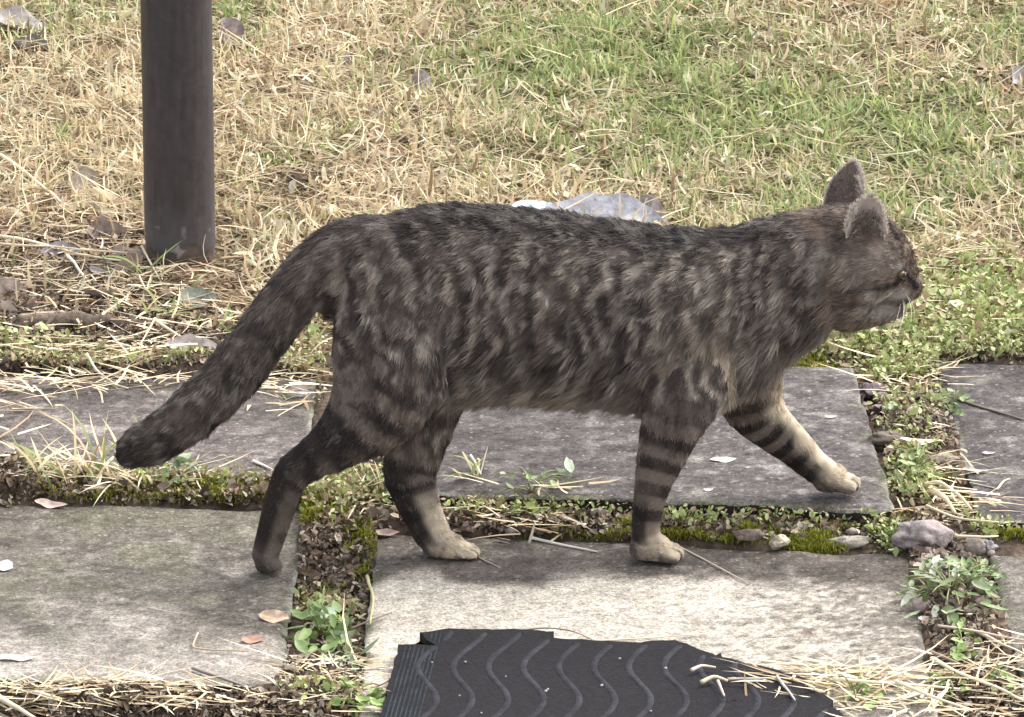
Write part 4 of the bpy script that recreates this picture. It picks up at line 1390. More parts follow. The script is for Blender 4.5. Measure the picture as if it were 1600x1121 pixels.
def loft(name, stations, seg=20, shrink=4.0, reverse_comb=False, sub=4, upright=False):
    """closed tube of ellipses through stations (u, v, y, r_px, half_width_m)"""
    st = np.array(stations, float)
    pos = np.array([pp(s[0], s[1], s[2]) for s in st])
    rin = np.maximum(st[:, 3] - shrink, 3) / PXM
    wid = np.maximum(st[:, 4] - shrink * .7 / PXM, .003)
    n = len(st)
    t = np.arange(n)
    tt = np.linspace(0, n - 1, (n - 1) * sub + 1)

    def cr(a):   # Catmull-Rom
        out = np.zeros((len(tt),) + a.shape[1:])
        for i, q in enumerate(tt):
            k = min(int(q), n - 2)
            f = q - k
            p0, p1, p2, p3 = a[max(k - 1, 0)], a[k], a[k + 1], a[min(k + 2, n - 1)]
            out[i] = .5 * (2 * p1 + (p2 - p0) * f + (2 * p0 - 5 * p1 + 4 * p2 - p3) * f * f + (3 * p1 - p0 - 3 * p2 + p3) * f ** 3)
        return out
    P, R, W = cr(pos), cr(rin[:, None])[:, 0], cr(wid[:, None])[:, 0]
    T = np.gradient(P, axis=0)
    T /= np.linalg.norm(T, axis=1)[:, None] + 1e-9
    if upright:      # slices stand upright across the body axis
        T = np.tile(np.array([[.995, .098, 0.0]]), (len(P), 1))
    lat = np.array([0, 1.0, 0])
    Nrm = np.cross(T, lat)
    Nrm /= np.linalg.norm(Nrm, axis=1)[:, None] + 1e-9
    Lt = np.cross(Nrm, T)
    V, F = [], []
    m = len(P)
    ring = []
    # round caps
    caps = [(-1, .35), (-.85, .62), (-.5, .88)]

    def add_ring(c, N_, L_, r, w):
        base = len(V)
        for k in range(seg):
            a = 2 * math.pi * k / seg
            V.append(c + N_ * r * math.cos(a) + L_ * w * math.sin(a))
        ring.append(base)
    for (dz, sc) in caps:
        add_ring(P[0] + T[0] * dz * min(R[0], W[0]) * .9, Nrm[0], Lt[0], R[0] * sc, W[0] * sc)
    for i in range(m):
        add_ring(P[i], Nrm[i], Lt[i], R[i], W[i])
    for (dz, sc) in caps[::-1]:
        add_ring(P[-1] - T[-1] * dz * min(R[-1], W[-1]) * .9, Nrm[-1], Lt[-1], R[-1] * sc, W[-1] * sc)
    for a, b in zip(ring[:-1], ring[1:]):
        for k in range(seg):
            k2 = (k + 1) % seg
            F.append((a + k, b + k, b + k2))
            F.append((a + k, b + k2, a + k2))
    ca, cb = len(V), len(V) + 1
    V.append(np.mean(V[ring[0]:ring[0] + seg], 0))
    V.append(np.mean(V[ring[-1]:ring[-1] + seg], 0))
    for k in range(seg):
        k2 = (k + 1) % seg
        F.append((ca, ring[0] + k, ring[0] + k2))
        F.append((cb, ring[-1] + k2, ring[-1] + k))
    V = np.array(V)
    mesh_parts.append((V, np.array(F), np.zeros((len(V), 3))))
    arc = np.concatenate([[0], np.cumsum(np.linalg.norm(np.diff(P, axis=0), axis=1))])
    LOFTS[name] = dict(pos=P, r=(R + W) / 2, tan=-T if reverse_comb else T, t=arc, st=tt / (n - 1), dt=T)


torso = [(540, 366, 492, .032), (562, 350, 550, .046), (584, 338, 612, .054), (610, 328, 642, .059), (645, 318, 650, .063), (690, 312, 644, .064), (750, 313, 634, .064), (810, 317, 634, .066), (870, 324, 637, .067),
         (930, 333, 641, .066), (990, 341, 648, .064), (1050, 347, 653, .061), (1110, 350, 648, .057), (1160, 343, 622, .052), (1205, 330, 588, .047), (1250, 319, 552, .044), (1295, 313, 522, .042),
         (1325, 318, 508, .038)]
loft('torso', [(u, (a + b) / 2, float(ymid(u)), (b - a) / 2 - 3, w) for (u, a, b, w) in torso], seg=32, reverse_comb=True, upright=True)
yh = float(ymid(1345))
loft('head', [(1288, 400, yh - .004, 84, .043), (1326, 402, yh, 88, .046), (1358, 408, yh + .003, 80, .044), (1384, 420, yh + .007, 63, .037), (1404, 434, yh + .010, 44, .027), (1419, 445, yh + .012, 30, .020),
              (1428, 450, yh + .013, 20, .014)], reverse_comb=True, seg=24)
loft('jaw', [(1322, 480, yh + .002, 42, .030), (1366, 481, yh + .006, 32, .023), (1398, 480, yh + .010, 21, .015)], reverse_comb=True)
loft('cheek', [(1312, 450, yh - .026, 50, .021), (1348, 455, yh - .021, 44, .019)], reverse_comb=True)
loft('cheek_far', [(1318, 440, yh + .026, 46, .020), (1350, 446, yh + .026, 40, .018)], reverse_comb=True)
loft('pad', [(1402, 459, yh - .001, 20, .011), (1416, 460, yh + .003, 17, .010)], reverse_comb=True, shrink=2)
loft('pad_far', [(1404, 456, yh + .019, 18, .010), (1417, 457, yh + .021, 15, .009)], reverse_comb=True, shrink=2)
loft('brow', [(1378, 392, yh - .016, 26, .012), (1402, 412, yh - .010, 18, .010)], reverse_comb=True)

loft('front_near', [(1125, 450, -.645, 50, .024), (1108, 510, -.652, 72, .027), (1086, 575, -.675, 74, .030), (1062, 630, -.697, 63, .028), (1041, 690, -.702, 47, .023), (1022, 750, -.705, 35, .018), (1012, 800, -.707, 28, .0155),
                    (1009, 832, -.708, 27, .0155), (1016, 853, -.709, 26, .017)])
loft('front_near_paw', [(1002, 857, -.708, 21, .016), (1026, 855, -.710, 23, .019), (1040, 859, -.711, 16, .017)], shrink=1.5)
loft('front_far', [(1140, 500, -.612, 82, .034), (1163, 590, -.600, 66, .030), (1180, 640, -.592, 51, .025), (1206, 668, -.588, 43, .021), (1240, 698, -.584, 36, .018), (1272, 728, -.581, 30, .016),
                   (1295, 744, -.580, 28, .017)])
loft('front_far_paw', [(1290, 745, -.580, 26, .017), (1306, 748, -.580, 23, .019), (1316, 753, -.580, 16, .017)], shrink=1.5)
loft('hind_near', [(615, 420, -.694, 60, .028), (610, 480, -.712, 86, .033), (610, 545, -.728, 93, .037), (598, 610, -.738, 87, .036), (562, 660, -.742, 66, .030), (522, 694, -.744, 47, .022), (484, 720, -.745, 36, .018),
                   (456, 740, -.745, 33, .016), (441, 778, -.745, 31, .014), (427, 825, -.745, 29, .0135), (416, 862, -.745, 25, .0145), (411, 882, -.745, 17, .0145)])
loft('hind_near_paw', [(411, 866, -.745, 19, .014), (420, 876, -.746, 17, .017), (430, 883, -.747, 12, .015)], shrink=1)
loft('hind_far', [(640, 520, -.655, 95, .036), (652, 610, -.660, 85, .036), (652, 668, -.665, 60, .028), (645, 712, -.670, 50, .022), (640, 742, -.674, 46, .019), (653, 785, -.680, 39, .016),
                  (672, 828, -.686, 34, .016), (688, 850, -.690, 29, .017)])
loft('hind_far_paw', [(684, 854, -.690, 26, .016), (706, 856, -.692, 25, .019), (720, 860, -.693, 17, .017)], shrink=1.5)
loft('under_tail', [(575, 440, -.694, 62, .030), (524, 466, -.698, 36, .022)], reverse_comb=False)
loft('tail', [(590, 376, -.693, 42, .030), (545, 388, -.696, 46, .029), (503, 414, -.700, 47, .026), (456, 464, -.708, 44, .025), (408, 528, -.714, 43, .025), (360, 588, -.719, 44, .025), (310, 638, -.724, 42, .024), (262, 676, -.728, 39, .022), (228, 694, -.730, 36, .021),
               (208, 704, -.731, 29, .017)], shrink=2)
# toes
for nm, (u, v, y), n_ in [('a', (1052, 866, -.711), 4), ('b', (1328, 757, -.580), 4), ('c', (734, 866, -.693), 4)]:
    for k in range(n_):
        dy = (k - 1.5) * .0085
        s0 = (u - 16 + (1.5 - abs(k - 1.5)) * 6, v - 5 - dy * 480, y + dy, 13, .0050)
        s1 = (u + 3 + (1.5 - abs(k - 1.5)) * 6, v - 0 - dy * 480, y + dy, 11.5, .0048)
        loft('toe_' + nm + str(k), [s0, s1], seg=12, shrink=0)

V, F, _ = join(mesh_parts)
tmp = mesh_np('cat_parts', V, F)
to = bpy.data.objects.new('cat_parts', tmp)
COL.objects.link(to)
md = to.modifiers.new('remesh', 'REMESH')
md.mode = 'VOXEL'
md.voxel_size = 0.0022
md.use_smooth_shade = True
dg = bpy.context.evaluated_depsgraph_get()
dg.update()
body_me = bpy.data.meshes.new_from_object(to.evaluated_get(dg))
bpy.data.objects.remove(to)
bpy.data.meshes.remove(tmp)
body_me.name = 'body'
nv = len(body_me.vertices)
BV = np.zeros(nv * 3, np.float32)
body_me.vertices.foreach_get('co', BV)
BV = BV.reshape(-1, 3).astype(float)
# even the joints out, but keep the toes and the face crisp
ne_ = len(body_me.edges)
ED = np.zeros(ne_ * 2, np.int32)
body_me.edges.foreach_get('vertices', ED)
ED = ED.reshape(-1, 2)
deg = np.bincount(ED.ravel(), minlength=nv).astype(float)[:, None]


def near_any(keys, k):
    d = np.full(nv, 9.0)
    for nm in LOFTS:
        if any(nm.startswith(q) for q in keys):
            for c_, r_ in zip(LOFTS[nm]['pos'], LOFTS[nm]['r']):
                d = np.minimum(d, np.linalg.norm(BV - c_[None], axis=1) / r_)
    return smooth(k + .5, k, d)


paw_w = near_any(('toe_', 'front_near_paw', 'front_far_paw', 'hind_far_paw', 'hind_near_paw'), 1.1)
face_w = near_any(('pad', 'brow', 'jaw'), 1.2)
for it in range(14):
    acc = np.zeros_like(BV)
    np.add.at(acc, ED[:, 0], BV[ED[:, 1]])
    np.add.at(acc, ED[:, 1], BV[ED[:, 0]])
    f_ = np.full(nv, .5)
    if it >= 2:
        f_ = f_ * (1 - paw_w)
    if it >= 6:
        f_ = f_ * (1 - face_w)
    BV = BV + (acc / np.maximum(deg, 1) - BV) * f_[:, None]
# flatten the soles on what they stand on
far_paw = (BV[:, 0] > gp(1180, 760, .03)[0]) & (BV[:, 2] < .08)
floor_z = np.where(far_paw, .0275, .0025)
BV[:, 2] = np.maximum(BV[:, 2], floor_z + (BV[:, 2] - floor_z) * .04)
body_me.vertices.foreach_set('co', BV.astype(np.float32).ravel())
body_me.update()

names = list(LOFTS)


def nearest_loft(P):
    """for points: index of best loft, blended comb direction, arc length t and normalised t"""
    N = len(P)
    Q = np.zeros((N, len(names)))
    TN = np.zeros((N, len(names), 3))
    AR = np.zeros((N, len(names)))
    STT = np.zeros((N, len(names)))
    for j, nm in enumerate(names):
        L = LOFTS[nm]
        for s in range(0, N, 40000):
            p = P[s:s + 40000]
            d = np.linalg.norm(p[:, None, :] - L['pos'][None], axis=2) / L['r'][None]
            k = d.argmin(1)
            Q[s:s + 40000, j] = d[np.arange(len(p)), k]
            TN[s:s + 40000, j] = L['tan'][k]
            AR[s:s + 40000, j] = L['t'][k] + np.einsum('ij,ij->i', p - L['pos'][k], L['dt'][k])
            STT[s:s + 40000, j] = L['st'][k]
    q0 = Q.min(1, keepdims=True)
    w = np.exp(-(Q - q0) * 4.5)
    comb = np.einsum('nj,njk->nk', w, TN) / w.sum(1)[:, None]
    b = Q.argmin(1)
    i = np.arange(N)
    return b, comb, AR[i, b], STT[i, b], w / w.sum(1)[:, None]


def project(P):
    d = P - np.array([[0, -CAM_D, CAM_H]])
    f = d[:, 1] * CT - d[:, 2] * ST
    up = d[:, 1] * ST + d[:, 2] * CT
    return 800 + FPX * d[:, 0] / f, 560.5 - FPX * up / f


DARK, BASE, LIGHT, CREAM, BUFF = (np.array(c) for c in ((.021, .0165, .0170), (.130, .105, .091), (.42, .385, .345), (.80, .67, .50), (.215, .152, .11)))
idx = {n: i for i, n in enumerate(names)}
HEADS = [idx[n] for n in ('head', 'jaw', 'cheek', 'cheek_far', 'pad', 'pad_far', 'brow')]


def coat(P, Nn, info=None):
    """tabby colour of the coat at surface points"""
    b, comb, ar, st, w = info if info is not None else nearest_loft(P)
    N = len(P)
    x, y, z = P[:, 0], P[:, 1], P[:, 2]
    xc, yc, zc = x - 0.05, y, z
    c = np.tile(BASE, (N, 1))
    nz1, nz2, nz3 = vnoise(P, 22, 11), vnoise(P, 60, 12), vnoise(P, 140, 13)
    dark = np.zeros(N)
    # torso: wavering vertical stripes broken into spots, dark spine
    wt = w[:, idx['torso']]
    ph = (x + .35 * (z - .2) * .25) / .027 + 2.0 * (vnoise(P, 15, 14) - .5) + .9 * (nz2 - .5)
    stripe = smooth(-.1, .6, np.sin(2 * np.pi * ph)) * smooth(.22, .52, vnoise(P * np.array([[1, 1, .5]]), 46, 15))
    wt = np.clip(wt + w[:, idx['under_tail']] + w[:, idx['front_near']] * smooth(.19, .09, ar) + w[:, idx['front_far']] * smooth(.09, .03, ar) + (w[:, idx['hind_near']] + w[:, idx['hind_far']]) * smooth(.16, .08, ar), 0, 1)
    pale = smooth(.1, .8, -np.sin(2 * np.pi * ph)) * smooth(.38, .66, vnoise(P * np.array([[1, 1, .4]]), 85, 18)) * smooth(.95, .5, Nn[:, 2])
    spine = smooth(.50, .80, Nn[:, 2] + (nz2 - .5) * .25) * smooth(.13, .18, z)
    dark = np.maximum(dark, wt * np.maximum(stripe * .74, spine * .97))
    # legs: bands around the limb
    for nm, per, t0 in (('front_near', .026, .115), ('front_far', .021, .06), ('hind_near', .027, .07), ('hind_far', .025, .06)):
        wl_ = w[:, idx[nm]]
        sb = (.9 if 'hind' in nm else 1.0) * smooth(-.35, .35, np.sin(2 * np.pi * (ar / per + .5 * (nz1 - .5)))) * smooth(.15, .4, vnoise(P, 26, 17))
        zone = wl_ * smooth(t0, t0 + .04, ar)
        dark = np.maximum(dark, zone * sb * .9)
        c = c * (1 + .38 * (zone * (1 - sb))[:, None] * np.array([[1, .96, .9]]))
    # tail: mottled rings, solid dark tip
    wtl = w[:, idx['tail']]
    rg = smooth(.0, .7, np.sin(2 * np.pi * (ar / .045 + .4 * (nz1 - .5)))) * smooth(.35, .6, nz2)
    dark = np.maximum(dark, wtl * np.maximum(rg * .72 + .12, smooth(.27, .33, ar) * .97))
    dark = np.maximum(dark, wtl * smooth(.35, .8, Nn[:, 2]) * .75)
    dark = dark * (.75 + .35 * nz3)
    # head marks, placed on the head by its own axes
    u, v = project(P)
    near = (Nn[:, 1] < .35)
    isH = np.isin(b, HEADS) | ((u > 1290) & (v < 520))

    def seg_d(ax, ay, bx, by):
        px_, py_ = u - ax, v - ay
        dx, dy = bx - ax, by - ay
        t = np.clip((px_ * dx + py_ * dy) / (dx * dx + dy * dy), 0, 1)
        return np.hypot(px_ - t * dx, py_ - t * dy)
    hd = np.zeros(N)
    for (s_, wd, am) in (((1404, 442, 1372, 452), 5, .85), ((1372, 452, 1325, 456), 5, .7), ((1395, 474, 1330, 478), 6, .35), ((1409, 418, 1430, 446), 5.5, 1), ((1398, 408, 1408, 424), 6, .8), ((1402, 421, 1413, 426), 4, .9), ((1402, 437, 1414, 438), 4, .9),
                         ((1384, 340, 1402, 372), 7, .9), ((1300, 340, 1310, 385), 16, .55), ((1308, 372, 1325, 392), 8, .7), ((1210, 345, 1225, 420), 9, .5), ((1150, 380, 1180, 420), 10, .5),
                         ((1250, 340, 1262, 400), 9, .45), ((1190, 318, 1340, 310), 9, .9), ((1400, 468, 1418, 470), 4, .7), ((1340, 500, 1390, 490), 8, .4)):
        hd = np.maximum(hd, am * smooth(wd * 1.5, wd * .5, seg_d(*s_) + (nz2 - .5) * 8))
    dark = np.where(isH & near, np.maximum(dark * .35, hd), dark)
    pa_ = pale * wt * .62
    c = c * (1 - pa_)[:, None] + (LIGHT * np.array([[1, .97, .93]])) * pa_[:, None]
    c = c * (1 - dark)[:, None] + DARK * dark[:, None]
    # warm buff and light parts of the head
    warm = np.where(isH, .45, 0) * (1 - dark)
    c = c * (1 - warm)[:, None] + BUFF[None] * warm[:, None]
    for (s_, wd, am) in (((1400, 415, 1408, 418), 6, .5), ((1398, 462, 1412, 458), 9, .7), ((1360, 462, 1390, 462), 8, .45), ((1330, 420, 1390, 405), 25, .22), ((1350, 490, 1395, 484), 10, .45)):
        li = am * smooth(wd * 1.6, wd * .4, seg_d(*s_)) * (isH & near)
        c = c * (1 - li)[:, None] + (LIGHT * 1.25)[None] * li[:, None]
    # cream feet and fronts of the lower legs
    front = Nn[:, 0] + .35 * Nn[:, 2]
    for nm, a0, a1, th, am in (('front_near', .255, .285, .0, .8), ('front_near_paw', -1, 0, -.45, .85), ('front_far', .035, .10, .36, .95), ('front_far_paw', -1, 0, -.35, 1), ('hind_far', .155, .19, -.1, .9),
                               ('hind_far_paw', -1, 0, -.5, 1), ('hind_near', .25, .29, .1, .12), ('hind_near_paw', -1, 0, -.2, .15)):
        cr_ = am * w[:, idx[nm]] * smooth(a0, a1, ar) * smooth(th - .15, th + .3, front + (nz2 - .5) * .4)
        c = c * (1 - cr_)[:, None] + (CREAM * (.55 + .55 * nz3[:, None]) * (.8 + .4 * nz2[:, None])) * cr_[:, None]
    for k in range(4):
        for nm in 'abc':
            cr_ = w[:, idx['toe_' + nm + str(k)]] * smooth(-.2, .3, Nn[:, 2] + .5 * Nn[:, 0])
            c = c * (1 - cr_)[:, None] + (CREAM * (.6 + .55 * nz3[:, None])) * cr_[:, None]
    # shade of the clefts between the toes, painted into the coat colour
    for nm, y0 in (('a', -.711), ('b', -.580), ('c', -.693)):
        wt_ = sum(w[:, idx['toe_' + nm + str(k)]] for k in range(4))
        q = (y - y0) / .0085
        gap = smooth(.22, .06, np.abs(q - np.round(q))) * (np.abs(q) < 1.4) * smooth(.25, .6, wt_)
        c = c * (1 - .75 * gap)[:, None] + DARK[None] * (.75 * gap)[:, None]
    # dark soles at the back of the feet
    for nm, a0 in (('front_near', .21), ('hind_far', .12), ('hind_near', .15), ('front_far', .14)):
        so = w[:, idx[nm]] * smooth(a0, a0 + .03, ar) * smooth(-.12, .18, -front)
        c = c * (1 - so * .9)[:, None] + DARK[None] * (so * .9)[:, None]
    hn = np.maximum(w[:, idx['hind_near']] * smooth(.20, .26, ar), w[:, idx['hind_near_paw']])
    c = c * (1 - .42 * hn)[:, None] + np.array([[.035, .027, .024]]) * (.42 * hn)[:, None]
    # belly: paler hair
    be = w[:, idx['torso']] * smooth(.0, .05, x + .10) * smooth(-.35, -.8, Nn[:, 2])
    c = c * (1 - .6 * be)[:, None] + np.array([[.30, .25, .21]]) * (.6 * be)[:, None]
    return c, dark


body_me.calc_loop_triangles()
nt = len(body_me.loop_triangles)
TRI = np.zeros(nt * 3, np.int32)
body_me.loop_triangles.foreach_get('vertices', TRI)
TRI = TRI.reshape(-1, 3)


def vnormals(V, T):
    fn = np.cross(V[T[:, 1]] - V[T[:, 0]], V[T[:, 2]] - V[T[:, 0]])
    n = np.zeros_like(V)
    for k in range(3):
        np.add.at(n, T[:, k], fn)
    return n / (np.linalg.norm(n, axis=1)[:, None] + 1e-12), np.linalg.norm(fn, axis=1) / 2


BN, BA = vnormals(BV, TRI)
cat_base = np.array([.05, float(ymid(880)), 0.0])
cat = empty('cat', cat_base, label='brown tabby cat walking to the right across the slabs with lowered tail', category='cat')
bc, _d = coat(BV, BN)
cc = np.ones((nv, 4), np.float32)
cc[:, :3] = bc * .7
at = body_me.color_attributes.new('col', 'FLOAT_COLOR', 'POINT')
at.data.foreach_set('color', cc.ravel())
body_me.materials.clear()
bo = obj('body', body_me, M_SKIN, cat)
bo.location = -cat_base


# ears: cupped shells
def ear(base_c, across, up, back, wb, h, depth, name):
    na, nu = 13, 12
    across, up, back = (np.array(v_, float) / np.linalg.norm(v_) for v_ in (across, up, back))
    s = np.linspace(-1, 1, na)
    t = np.linspace(-.18, 1, nu)
    SS, TT = np.meshgrid(s, t, indexing='ij')
    tc = np.clip(TT, 0, 1)
    half = wb * (1 - tc ** 2.2) ** .8 + .0012
    bul = depth * (1 - SS ** 2) * (1 - tc ** 1.2 * .95) + .006 * tc * (1 - tc) * 2
    outer = base_c[None, None] + SS[..., None] * half[..., None] * across + TT[..., None] * h * up + bul[..., None] * back
    inner = outer - .0022 * (back[None, None] + .0 * up) * (1 - np.abs(SS[..., None]) ** 4 * .7) * (1 - .6 * tc[..., None])
    V = np.concatenate([outer.reshape(-1, 3), inner.reshape(-1, 3)])
    I = np.arange(na * nu).reshape(na, nu)
    q = np.stack([I[:-1, :-1].ravel(), I[1:, :-1].ravel(), I[1:, 1:].ravel(), I[:-1, 1:].ravel()], 1)
    F = [q, q[:, ::-1] + na * nu]
    M_ = na * nu
    rim = list(I[0, :]) + list(I[1:, -1]) + list(I[-1, -2::-1])
    rim = np.array(rim)
    F.append(np.stack([rim[:-1], rim[1:], rim[1:] + M_, rim[:-1] + M_], 1))
    F = np.concatenate(F)
    isin = np.concatenate([np.zeros(M_), np.ones(M_)])
    rimc = np.concatenate([smooth(.72, 1, np.abs(SS)).ravel() * 1.0, smooth(.72, 1, np.abs(SS)).ravel()])
    tcf = np.concatenate([tc.ravel(), tc.ravel()])
    return V, F, isin, rimc, tcf


ears = []
e1 = ear(pp(1353, 364, yh - .036), (.93, .36, -.16), (.10, -.10, 1.0), (-.36, .93, .10), .0200, .039, .013, 'ear')
e2 = ear(pp(1318, 312, yh + .034), (.75, -.25, .02), (.26, .25, 1.0), (-.55, -.80, .15), .0180, .038, .012, 'ear')
ear_fur = []
EARS_RIM = []
for (EV, EF, isin, rimc, tcf), innerc in ((e1, (.62, .54, .49)), (e2, (.40, .35, .33))):
    nse = vnoise(EV, 90, 3)[:, None]
    c_out = np.array([[.19, .15, .135]]) * (.7 + .6 * nse)
    c_in = np.array([innerc]) * (.6 + .8 * nse) * (.5 + .65 * np.maximum(tcf, rimc))[:, None]
    C = c_out * (1 - isin)[:, None] + c_in * isin[:, None]
    C = C * (1 - .8 * rimc)[:, None] + np.array([[.75, .67, .60]]) * (.8 * rimc)[:, None]
    o = obj('ear', mesh_np('ear', EV - cat_base, EF, C, True), M_EAR, cat)
    T3 = np.concatenate([EF[:, [0, 1, 2]], EF[:, [0, 2, 3]]])
    en, ea = vnormals(EV, T3)
    EARS_RIM.append((EV, isin, rimc, tcf))
    ear_fur.append((EV, T3, en, ea, C, isin))

# eyes, nose, whiskers
bu, bv_ = project(BV)
sel = (np.hypot(bu - 1407, bv_ - 428) < 7)
EYE_Y = BV[sel & (BV[:, 1] < yh + .01)][:, 1].min()
EYE_N = pp(1408, 429, EYE_Y + .0040)
for dy in (-.0215, .036):
    V, F = ico(.0060, 2, (1, 1, 1), sub=3, rough=0)
    o = obj('eye', mesh_np('eye', V, F, None, True), M_EYE, cat)
    e_p = EYE_N.copy()
    if dy > 0:
        e_p[1] = 2 * (yh + .010) - e_p[1]
    o.location = e_p - cat_base
    o.scale = (.9, .9, .68)
    Vp, Fp = ico(.0033, 2, (.5, 1.0, 1.2), sub=2, rough=0)
    pu = obj('pupil', mesh_np('pupil', Vp, Fp, None, True), M_NOSE, o)
    pu.location = (.0034, -.0036 if dy < 0 else .0036, .0008)
V, F = ico(.0062, 5, (.8, 1.05, .75), sub=3, rough=.1)
no = obj('nose', mesh_np('nose', V, F, None, True), M_NOSE, cat)
NOSE_P = pp(1431, 444, yh + .0135)
no.location = NOSE_P - cat_base
for sgn, y0 in ((-1, yh + .001), (1, yh + .024)):
    for k in range(5):
        p0 = pp(1408 + (k % 2) * 5, 455 + k * 3, y0)
        d = np.array([.026 - .008 * k, sgn * .055, -.004 - .006 * k])
        s = np.linspace(0, 1, 8)[:, None]
        P = p0 + d * s + np.array([[0, 0, -.010]]) * s ** 2 - np.array([[.016, 0, 0]]) * s ** 2
        V, F = tube_np(P, .00028 * (1 - .8 * s[:, 0]), 4)
        obj('whisker', mesh_np('whisker', V - cat_base, F, None, True), M_WHISK, cat)

# fur: hair curves rooted in the body
NF = 300000
pick = RNG.choice(nt, NF, p=BA / BA.sum())
r1, r2 = np.sqrt(RNG.uniform(0, 1, NF)), RNG.uniform(0, 1, NF)
w0, w1, w2 = 1 - r1, r1 * (1 - r2), r1 * r2
T_ = TRI[pick]
RP = BV[T_[:, 0]] * w0[:, None] + BV[T_[:, 1]] * w1[:, None] + BV[T_[:, 2]] * w2[:, None]
RN = BN[T_[:, 0]] * w0[:, None] + BN[T_[:, 1]] * w1[:, None] + BN[T_[:, 2]] * w2[:, None]
RN /= np.linalg.norm(RN, axis=1)[:, None] + 1e-9
keep = (np.linalg.norm(RP - EYE_N[None], axis=1) > .0066) & (np.linalg.norm(RP - NOSE_P[None], axis=1) > .0062)
keep &= ~((RP[:, 2] < .005) & (RN[:, 2] < -.6))
RP, RN = RP[keep], RN[keep]
NF = len(RP)
info = nearest_loft(RP)
b, comb, ar, st, w = info
fc, fdark = coat(RP, RN, info)
length = np.zeros(NF)
LEN = {'torso': .0115, 'under_tail': .007, 'head': .0055, 'jaw': .007, 'cheek': .008, 'cheek_far': .008, 'pad': .0032, 'pad_far': .0032, 'brow': .004, 'tail': .0095, 'front_near': .0055, 'front_far': .0055, 'hind_near': .0070,
       'hind_far': .0070, 'front_near_paw': .0046, 'hind_near_paw': .0042, 'front_far_paw': .0046, 'hind_far_paw': .0046}
for nm in names:
    length += w[:, idx[nm]] * LEN.get(nm, .003)
fu, fv = project(RP)
length = np.where((b == idx['torso']) & (RN[:, 2] < -.2) & (fu > 690), length * 1.9, length)
length = np.where((fu > 1180) & (fu < 1330) & (fv > 420) & (b == idx['torso']), length * 1.25, length)      # ruff and chest
for nm, l0 in (('front_near', .19), ('front_far', .11), ('hind_near', .24), ('hind_far', .15)):
    length = np.where((b == idx[nm]) & (ar > l0), length * .55, length)
length = np.where((fu < 640) & (RN[:, 0] < -.35) & (b != idx['tail']), length * .6, length)
length *= RNG.uniform(.65, 1.2, NF)
down = np.zeros((NF, 3))
down[:, 2] = -1
gz_w = np.where(np.isin(b, [idx['torso']]), .55 * (1 - np.abs(RN[:, 2])) + .25, .12)
comb = comb + down * gz_w[:, None]
# lay the hair on the skin
comb = comb - RN * np.einsum('ij,ij->i', comb, RN)[:, None]
comb /= np.linalg.norm(comb, axis=1)[:, None] + 1e-6
tuftn = np.stack([vnoise(RP, 85, 31 + k) - .5 for k in range(3)], 1) * 1.1 + np.stack([vnoise(RP, 230, 41 + k) - .5 for k in range(3)], 1) * 1.3
lift = np.where(b == idx['torso'], .26, .20)
lift = np.where(b == idx['tail'], .24, lift)
tuftn = tuftn * np.where(b == idx['torso'], .8, .5)[:, None]
d0 = comb + RN * lift[:, None] * 1.5 + tuftn * .8 + RNG.normal(0, .12, (NF, 3))
d0 /= np.linalg.norm(d0, axis=1)[:, None]
d1 = comb + RN * (lift * .35)[:, None] + tuftn * .9 + down * .18 + RNG.normal(0, .14, (NF, 3))
d1 /= np.linalg.norm(d1, axis=1)[:, None]
NP = 4
ss = np.linspace(0, 1, NP)
PTS = np.zeros((NF, NP, 3))
p = RP - RN * .0005
PTS[:, 0] = p
for k in range(1, NP):
    f = (k - .5) / (NP - 1)
    d = d0 * (1 - f) + d1 * f
    d /= np.linalg.norm(d, axis=1)[:, None]
    p = p + d * (length / (NP - 1))[:, None]
    PTS[:, k] = p
# hair never sinks into the slabs
PTS[:, :, 2] = np.maximum(PTS[:, :, 2], np.where((PTS[:, :, 0] > gp(1180, 760, .03)[0]), .0262, .0012))
fl = vnoise(RP, 120, 51)
fleck = smooth(.56, .74, .65 * fl + .35 * vnoise(RP, 230, 52)) * np.where(np.isin(b, [idx['torso'], idx['tail']]), 1, .4)
lock = smooth(.2, .8, vnoise(RP * np.array([[1, 1, .5]]), 330, 61)) * .6 + smooth(.2, .8, vnoise(RP * np.array([[1, 1, .4]]), 150, 62)) * .4
fc = fc * (.50 + 1.0 * lock)[:, None] * RNG.uniform(.7, 1.3, (NF, 1))
fc = fc * (1 - .45 * fleck * (1 - .35 * fdark))[:, None] + LIGHT[None] * (.45 * fleck * (1 - .35 * fdark))[:, None]
RAD = np.full(NF, .00021)

# ear hair
for (EV, T3, en, ea, C, isin) in ear_fur:
    ne = 3500
    pk = RNG.choice(len(T3), ne, p=ea / ea.sum())
    r1, r2 = np.sqrt(RNG.uniform(0, 1, ne)), RNG.uniform(0, 1, ne)
    t_ = T3[pk]
    q0 = 1 - r1
    q1, q2 = r1 * (1 - r2), r1 * r2
    ep = EV[t_[:, 0]] * q0[:, None] + EV[t_[:, 1]] * q1[:, None] + EV[t_[:, 2]] * q2[:, None]
    nn = en[t_[:, 0]]
    ec = C[t_[:, 0]] * RNG.uniform(.7, 1.35, (ne, 1))
    tip = np.array([0, 0, 1.0])[None] * .8 + nn * .35 + RNG.normal(0, .25, (ne, 3))
    tip /= np.linalg.norm(tip, axis=1)[:, None]
    ln = RNG.uniform(.0015, .004, ne)
    arr = np.stack([ep + tip * (ln * s)[:, None] for s in ss], 1)
    PTS = np.concatenate([PTS, arr])
    fc = np.concatenate([fc, ec])
    RAD = np.concatenate([RAD, np.full(ne, .00016)])
